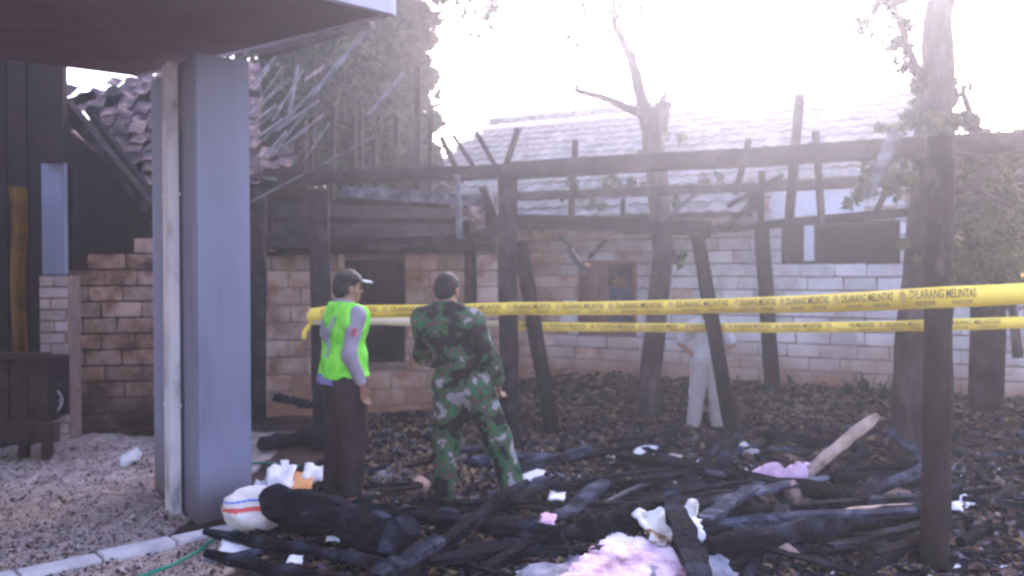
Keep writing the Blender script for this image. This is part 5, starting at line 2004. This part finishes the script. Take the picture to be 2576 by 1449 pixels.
# pink mattress and the edge board in front
zt = .30
mt_pts = [P(1215, 1462, 4.15), P(1560, 1462, 4.0), P(1800, 1462, 4.0), P(1600, 1340, 4.75)]
sheet('foam_mattress', 'pale pink burnt foam mattress lying at the front of the heap', 'mattress',
      [P(1400, 1470, 4.15), P(1800, 1520, 3.95), P(1705, 1392, 4.45), P(1545, 1344, 4.78)], 'mattress', 40, 28, .022, .045, .022, 2, sc=14)
sheet('ashy_cloth', 'grey ash covered cloth under the pale edge board', 'cloth',
      [P(1255, 1475, 4.2), P(1440, 1480, 4.12), P(1470, 1395, 4.55), P(1380, 1408, 4.58)], 'grey_cloth', 14, 10, .06, .01, .02, 33)
bar_o = bar(None, 'edge_board', P(1200, 1462, 4.35), P(1560, 1346, 4.9), .03, 'barewood', sq=(1.2, .5), jit=.08)
tag(bar_o, 'pale board along the upper edge of the pink mattress', 'board')
sheet('ashy_cloth', 'ash grey cloth spread beside the leaning dark plank', 'cloth',
      [P(1640, 1500, 4.0), P(1890, 1475, 4.15), P(1765, 1362, 4.6), P(1655, 1352, 4.66)], 'grey_cloth', 18, 14, .05, .01, .02, 3)
sheet('scorched_sack', 'white woven sack with brown scorched top behind the dark plank', 'sack',
      [P(1640, 1375, 4.52), P(1772, 1368, 4.56), P(1752, 1268, 4.85), P(1590, 1294, 4.8)], 'sack_scorched', 20, 16, .06, .02, .015, 4, sc=9)
sheet('pink_cloth', 'crumpled pink cloth lying on the long beam', 'cloth',
      [GR(1852, 1212, .12), GR(2000, 1225, .12), GR(2035, 1178, .22), GR(1900, 1172, .22)], 'pink_cloth', 20, 12, .09, .015, .03, 5, sc=9)


def scrap(name, label, cat, x, y, w_, h_, mat, seed, lift=.06, amp=.02, tilt=1.0, group=None):
    sheet(name, label, cat, [GR(x - w_ / 2, y + h_ / 2, lift), GR(x + w_ / 2 * .8, y + h_ / 2 * 1.1, lift), P(x + w_ / 2, y - h_ / 2 * .6, GR(x, y, lift).y + .05 * tilt), P(x - w_ / 3, y - h_ / 2, GR(x, y, lift).y + .07 * tilt)],
          mat, 8, 6, amp, .006, .008, seed, group, sc=14)


scrap('plastic_scrap', 'white plastic scrap standing beside the boot of the camouflaged person', 'scrap', 1340, 1198, 62, 48, 'white_scrap', 6, .04)
scrap('plastic_scrap', 'whitish crumpled scrap between the two grey planks', 'scrap', 1400, 1246, 46, 24, 'white_scrap', 7, .08)
scrap('cloth_scrap', 'lilac scrap under the short wide grey plank', 'scrap', 1378, 1305, 44, 26, 'pink_cloth', 8, .12)
scrap('board_scrap', 'white broken board scrap at the back of the heap', 'scrap', 1625, 1132, 66, 30, 'white_scrap', 9, .05)
scrap('board_scrap', 'long pale strip of board right of the white broken scrap', 'scrap', 1695, 1148, 44, 14, 'stone_pale', 10, .05)
scrap('paper_scrap', 'pale scrap by the end of the grey plank under the thin pole', 'scrap', 840, 1350, 40, 16, 'white_scrap', 11, .1)
scrap('paper_scrap', 'white scrap between the two thin charred poles', 'scrap', 742, 1408, 44, 24, 'white_scrap', 12, .08)
scrap('paper_scrap', 'white sheet under the white sack by the kerb', 'scrap', 590, 1380, 90, 40, 'white_scrap', 13, .04, .012)
for (x, y, w_, h_) in [(2385, 1262, 34, 26), (2405, 1275, 34, 22), (2420, 1255, 26, 16), (2440, 1268, 24, 14), (2298, 1278, 30, 18), (2350, 1285, 28, 14), (2460, 1262, 26, 10)]:
    scrap('paper_scrap', 'bluish white paper scrap in the ash around the near post', 'scrap', x, y, w_, h_, 'white_scrap', random.randint(20, 90), .04, .03, group='paper scraps by the near post')
# heap of papers and the orange card beside the column
scrap('plastic_bag', 'white plastic bag lying on top of the orange card', 'bag', 795, 1185, 76, 46, 'white_scrap', 14, .08, .05)
scrap('orange_card', 'orange card lying between the white papers near the column', 'card', 760, 1212, 56, 52, 'orange_card', 15, .05, .01)
scrap('paper_sheet', 'white crumpled paper between the column and the orange card', 'paper', 705, 1198, 80, 62, 'white_scrap', 16, .05, .05)
scrap('paper_sheet', 'flat white paper at the foot of the column by the hose', 'paper', 668, 1222, 70, 30, 'white_scrap', 17, .03, .02)
scrap('paper_sheet', 'small upright white paper at the back of the papers', 'paper', 716, 1172, 26, 34, 'white_scrap', 18, .08, .02)
scrap('dark_shoe_sole', 'grey blue rubber sole lying behind the shoes of the officer', 'sole', 962, 1195, 50, 20, 'grey_cloth', 19, .03, .01)

# white rice sack with a red and blue stripe
sc0 = GR(632, 1340, .0)
sk_c = P(632, 1312, sc0.y)
rx, rz = 78 * sk_c.y / F, 56 * sk_c.y / F
bm = bmesh.new(); bmesh.ops.create_icosphere(bm, subdivisions=5, radius=1.0)
V, Fc, fm = [], [], []
for v in bm.verts:
    c = v.co.copy()
    p = Vector((math.copysign(abs(c.x) ** .82, c.x) * rx, c.y * .2, math.copysign(abs(c.z) ** .8, c.z) * rz))
    nn = noise.noise(p * 7) * .04 + noise.noise(Vector((p.x * 9, p.y * 9, p.z * 26))) * .014 + noise.noise(p * 30) * .006
    p += c * nn
    V.append(p)
for fc in bm.faces:
    c = sum((V[v.index] for v in fc.verts), Vector()) / 3
    Fc.append(tuple(v.index for v in fc.verts))
    zz = c.z + c.x * .05
    if rz * .22 < zz < rz * .40 and c.y < .1:
        fm.append(2 if c.x > rx * .42 else 1)
    elif rz * .60 < zz < rz * .68 and c.y < .1:
        fm.append(2)
    else: fm.append(0)
bm.free()
sk = obj('rice_sack', V, Fc, [M['sack'], M['sack_red'], M['sack_blue']], None, smooth=True, fm=fm)
sk.location = (sk_c.x, sk_c.y + .1, ghs(sk_c.x, sk_c.y + .1) + rz * .93)
sk.rotation_euler = (0, R(-6), R(8))
tag(sk, 'full white sack with a red and blue stripe leaning by the column foot', 'sack')

# green hose
hp = [(280, 1475), (360, 1448), (430, 1422), (495, 1388), (545, 1352), (610, 1330), (690, 1290), (765, 1256), (815, 1244), (850, 1215), (800, 1180), (720, 1170), (660, 1164), (600, 1166)]
pts = []
for k, (x, y) in enumerate(hp):
    p = GR(x, y, .02)
    if k < 5: p = GR(x, y, .035 if k > 1 else .03)
    pts.append(p)
sm_pts = []
for a in range(len(pts) - 1):
    p0_, p1_, p2_, p3_ = pts[max(a - 1, 0)], pts[a], pts[a + 1], pts[min(a + 2, len(pts) - 1)]
    for k in range(6):
        t = k / 6
        sm_pts.append(.5 * ((2 * p1_) + (p2_ - p0_) * t + (2 * p0_ - 5 * p1_ + 4 * p2_ - p3_) * t * t + (3 * p1_ - p0_ - 3 * p2_ + p3_) * t ** 3))
mb = MB(); mb.tube(sm_pts, .011, 8)
tag(mb.build('garden_hose', M['hose'], None, smooth=True), 'thin green hose snaking over the kerb and past the papers', 'hose')


def lump(name, label, cat, x, y, r_px, mat, seed, sq=(1, 1, 1), lift=.5, group=None):
    c = GR(x, y, 0)
    r_ = r_px * c.y / F
    bm_ = bmesh.new(); bmesh.ops.create_icosphere(bm_, subdivisions=3, radius=1)
    o_ = Vector((seed * 1.7, seed * .9, seed))
    V_ = []
    for v in bm_.verts:
        k = 1 + .35 * noise.noise(v.co * 1.3 + o_) + .12 * noise.noise(v.co * 4 + o_)
        V_.append(Vector((v.co.x * sq[0], v.co.y * sq[1], v.co.z * sq[2])) * r_ * k)
    F_ = [tuple(v.index for v in f_.verts) for f_ in bm_.faces]
    bm_.free()
    o = obj(name, V_, F_, M[mat], None)
    o.location = (c.x, c.y, ghs(c.x, c.y) + r_ * sq[2] * lift)
    o.rotation_euler = (random.uniform(-.3, .3), random.uniform(-.3, .3), random.uniform(0, 6))
    return tag(o, label, cat, group)


lump('pale_stone', 'larger whitish stone above the pink cloth', 'stone', 1868, 1140, 22, 'stone_pale', 3, (1.1, .9, .8))
lump('pale_stone', 'smaller whitish stone touching the larger one above the pink cloth', 'stone', 1898, 1148, 12, 'stone_pale', 4)
lump('broken_brick', 'upright tan chunk of block standing in mid heap', 'brick', 2000, 1290, 32, 'brick_chunk', 5, (.8, .6, 1.3), .9)
lump('broken_brick', 'rounded brown chunk of block in front of the thick log', 'brick', 1972, 1410, 36, 'brick_chunk', 6, (1.2, .8, .8))
lump('broken_brick', 'flat tan chunk of block beside the grey plank', 'brick', 1930, 1262, 34, 'brick_chunk', 7, (1.5, .7, .5))
lump('broken_brick', 'pinkish chunk of block against the near post foot', 'brick', 2250, 1262, 30, 'brick_chunk', 8, (1.3, .8, .7))
lump('broken_brick', 'brown slab shaped chunk between the two uniformed people', 'brick', 1050, 1245, 44, 'brick_chunk', 9, (1.3, .6, .6))
lump('pale_stone', 'greyish stone on the porch beside the column foot', 'stone', 330, 1160, 30, 'kerb', 10, (1.6, .8, .6))
for k in range(26):
    x, y = random.uniform(1250, 2560), random.uniform(1130, 1440)
    lump('rubble_chunk', 'fist sized chunk of broken block lying loose in the debris', 'rubble', x, y, random.uniform(7, 17), random.choice(['brick_chunk', 'brick_chunk', 'stone_pale', 'char_grey']), k + 20, (1.2, .9, .7), .6, 'loose chunks of broken block')

# ================================================================== HAZE
def haze():
    x0, x1, y0, y1, z0, z1 = -25, 25, -21, 31, -1.2, 9.0
    vs = [(x, y, z) for x in (x0, x1) for y in (y0, y1) for z in (z0, z1)]
    fs = [(0, 1, 3, 2), (4, 6, 7, 5), (0, 4, 5, 1), (2, 3, 7, 6), (0, 2, 6, 4), (1, 5, 7, 3)]
    m = bpy.data.materials.new('glare_haze')  # scattering volume added to imitate the veil of lens glare
    m.use_nodes = True
    t = m.node_tree
    t.nodes.clear()
    out = t.nodes.new('ShaderNodeOutputMaterial')
    v = t.nodes.new('ShaderNodeVolumePrincipled')
    v.inputs['Color'].default_value = (.87, .90, 1.0, 1)
    v.inputs['Density'].default_value = HAZE_DENSITY
    v.inputs['Anisotropy'].default_value = HAZE_G
    t.links.new(v.outputs[0], out.inputs['Volume'])
    o = obj('haze', vs, fs, m)
    tag(o, kind='stuff')


haze()
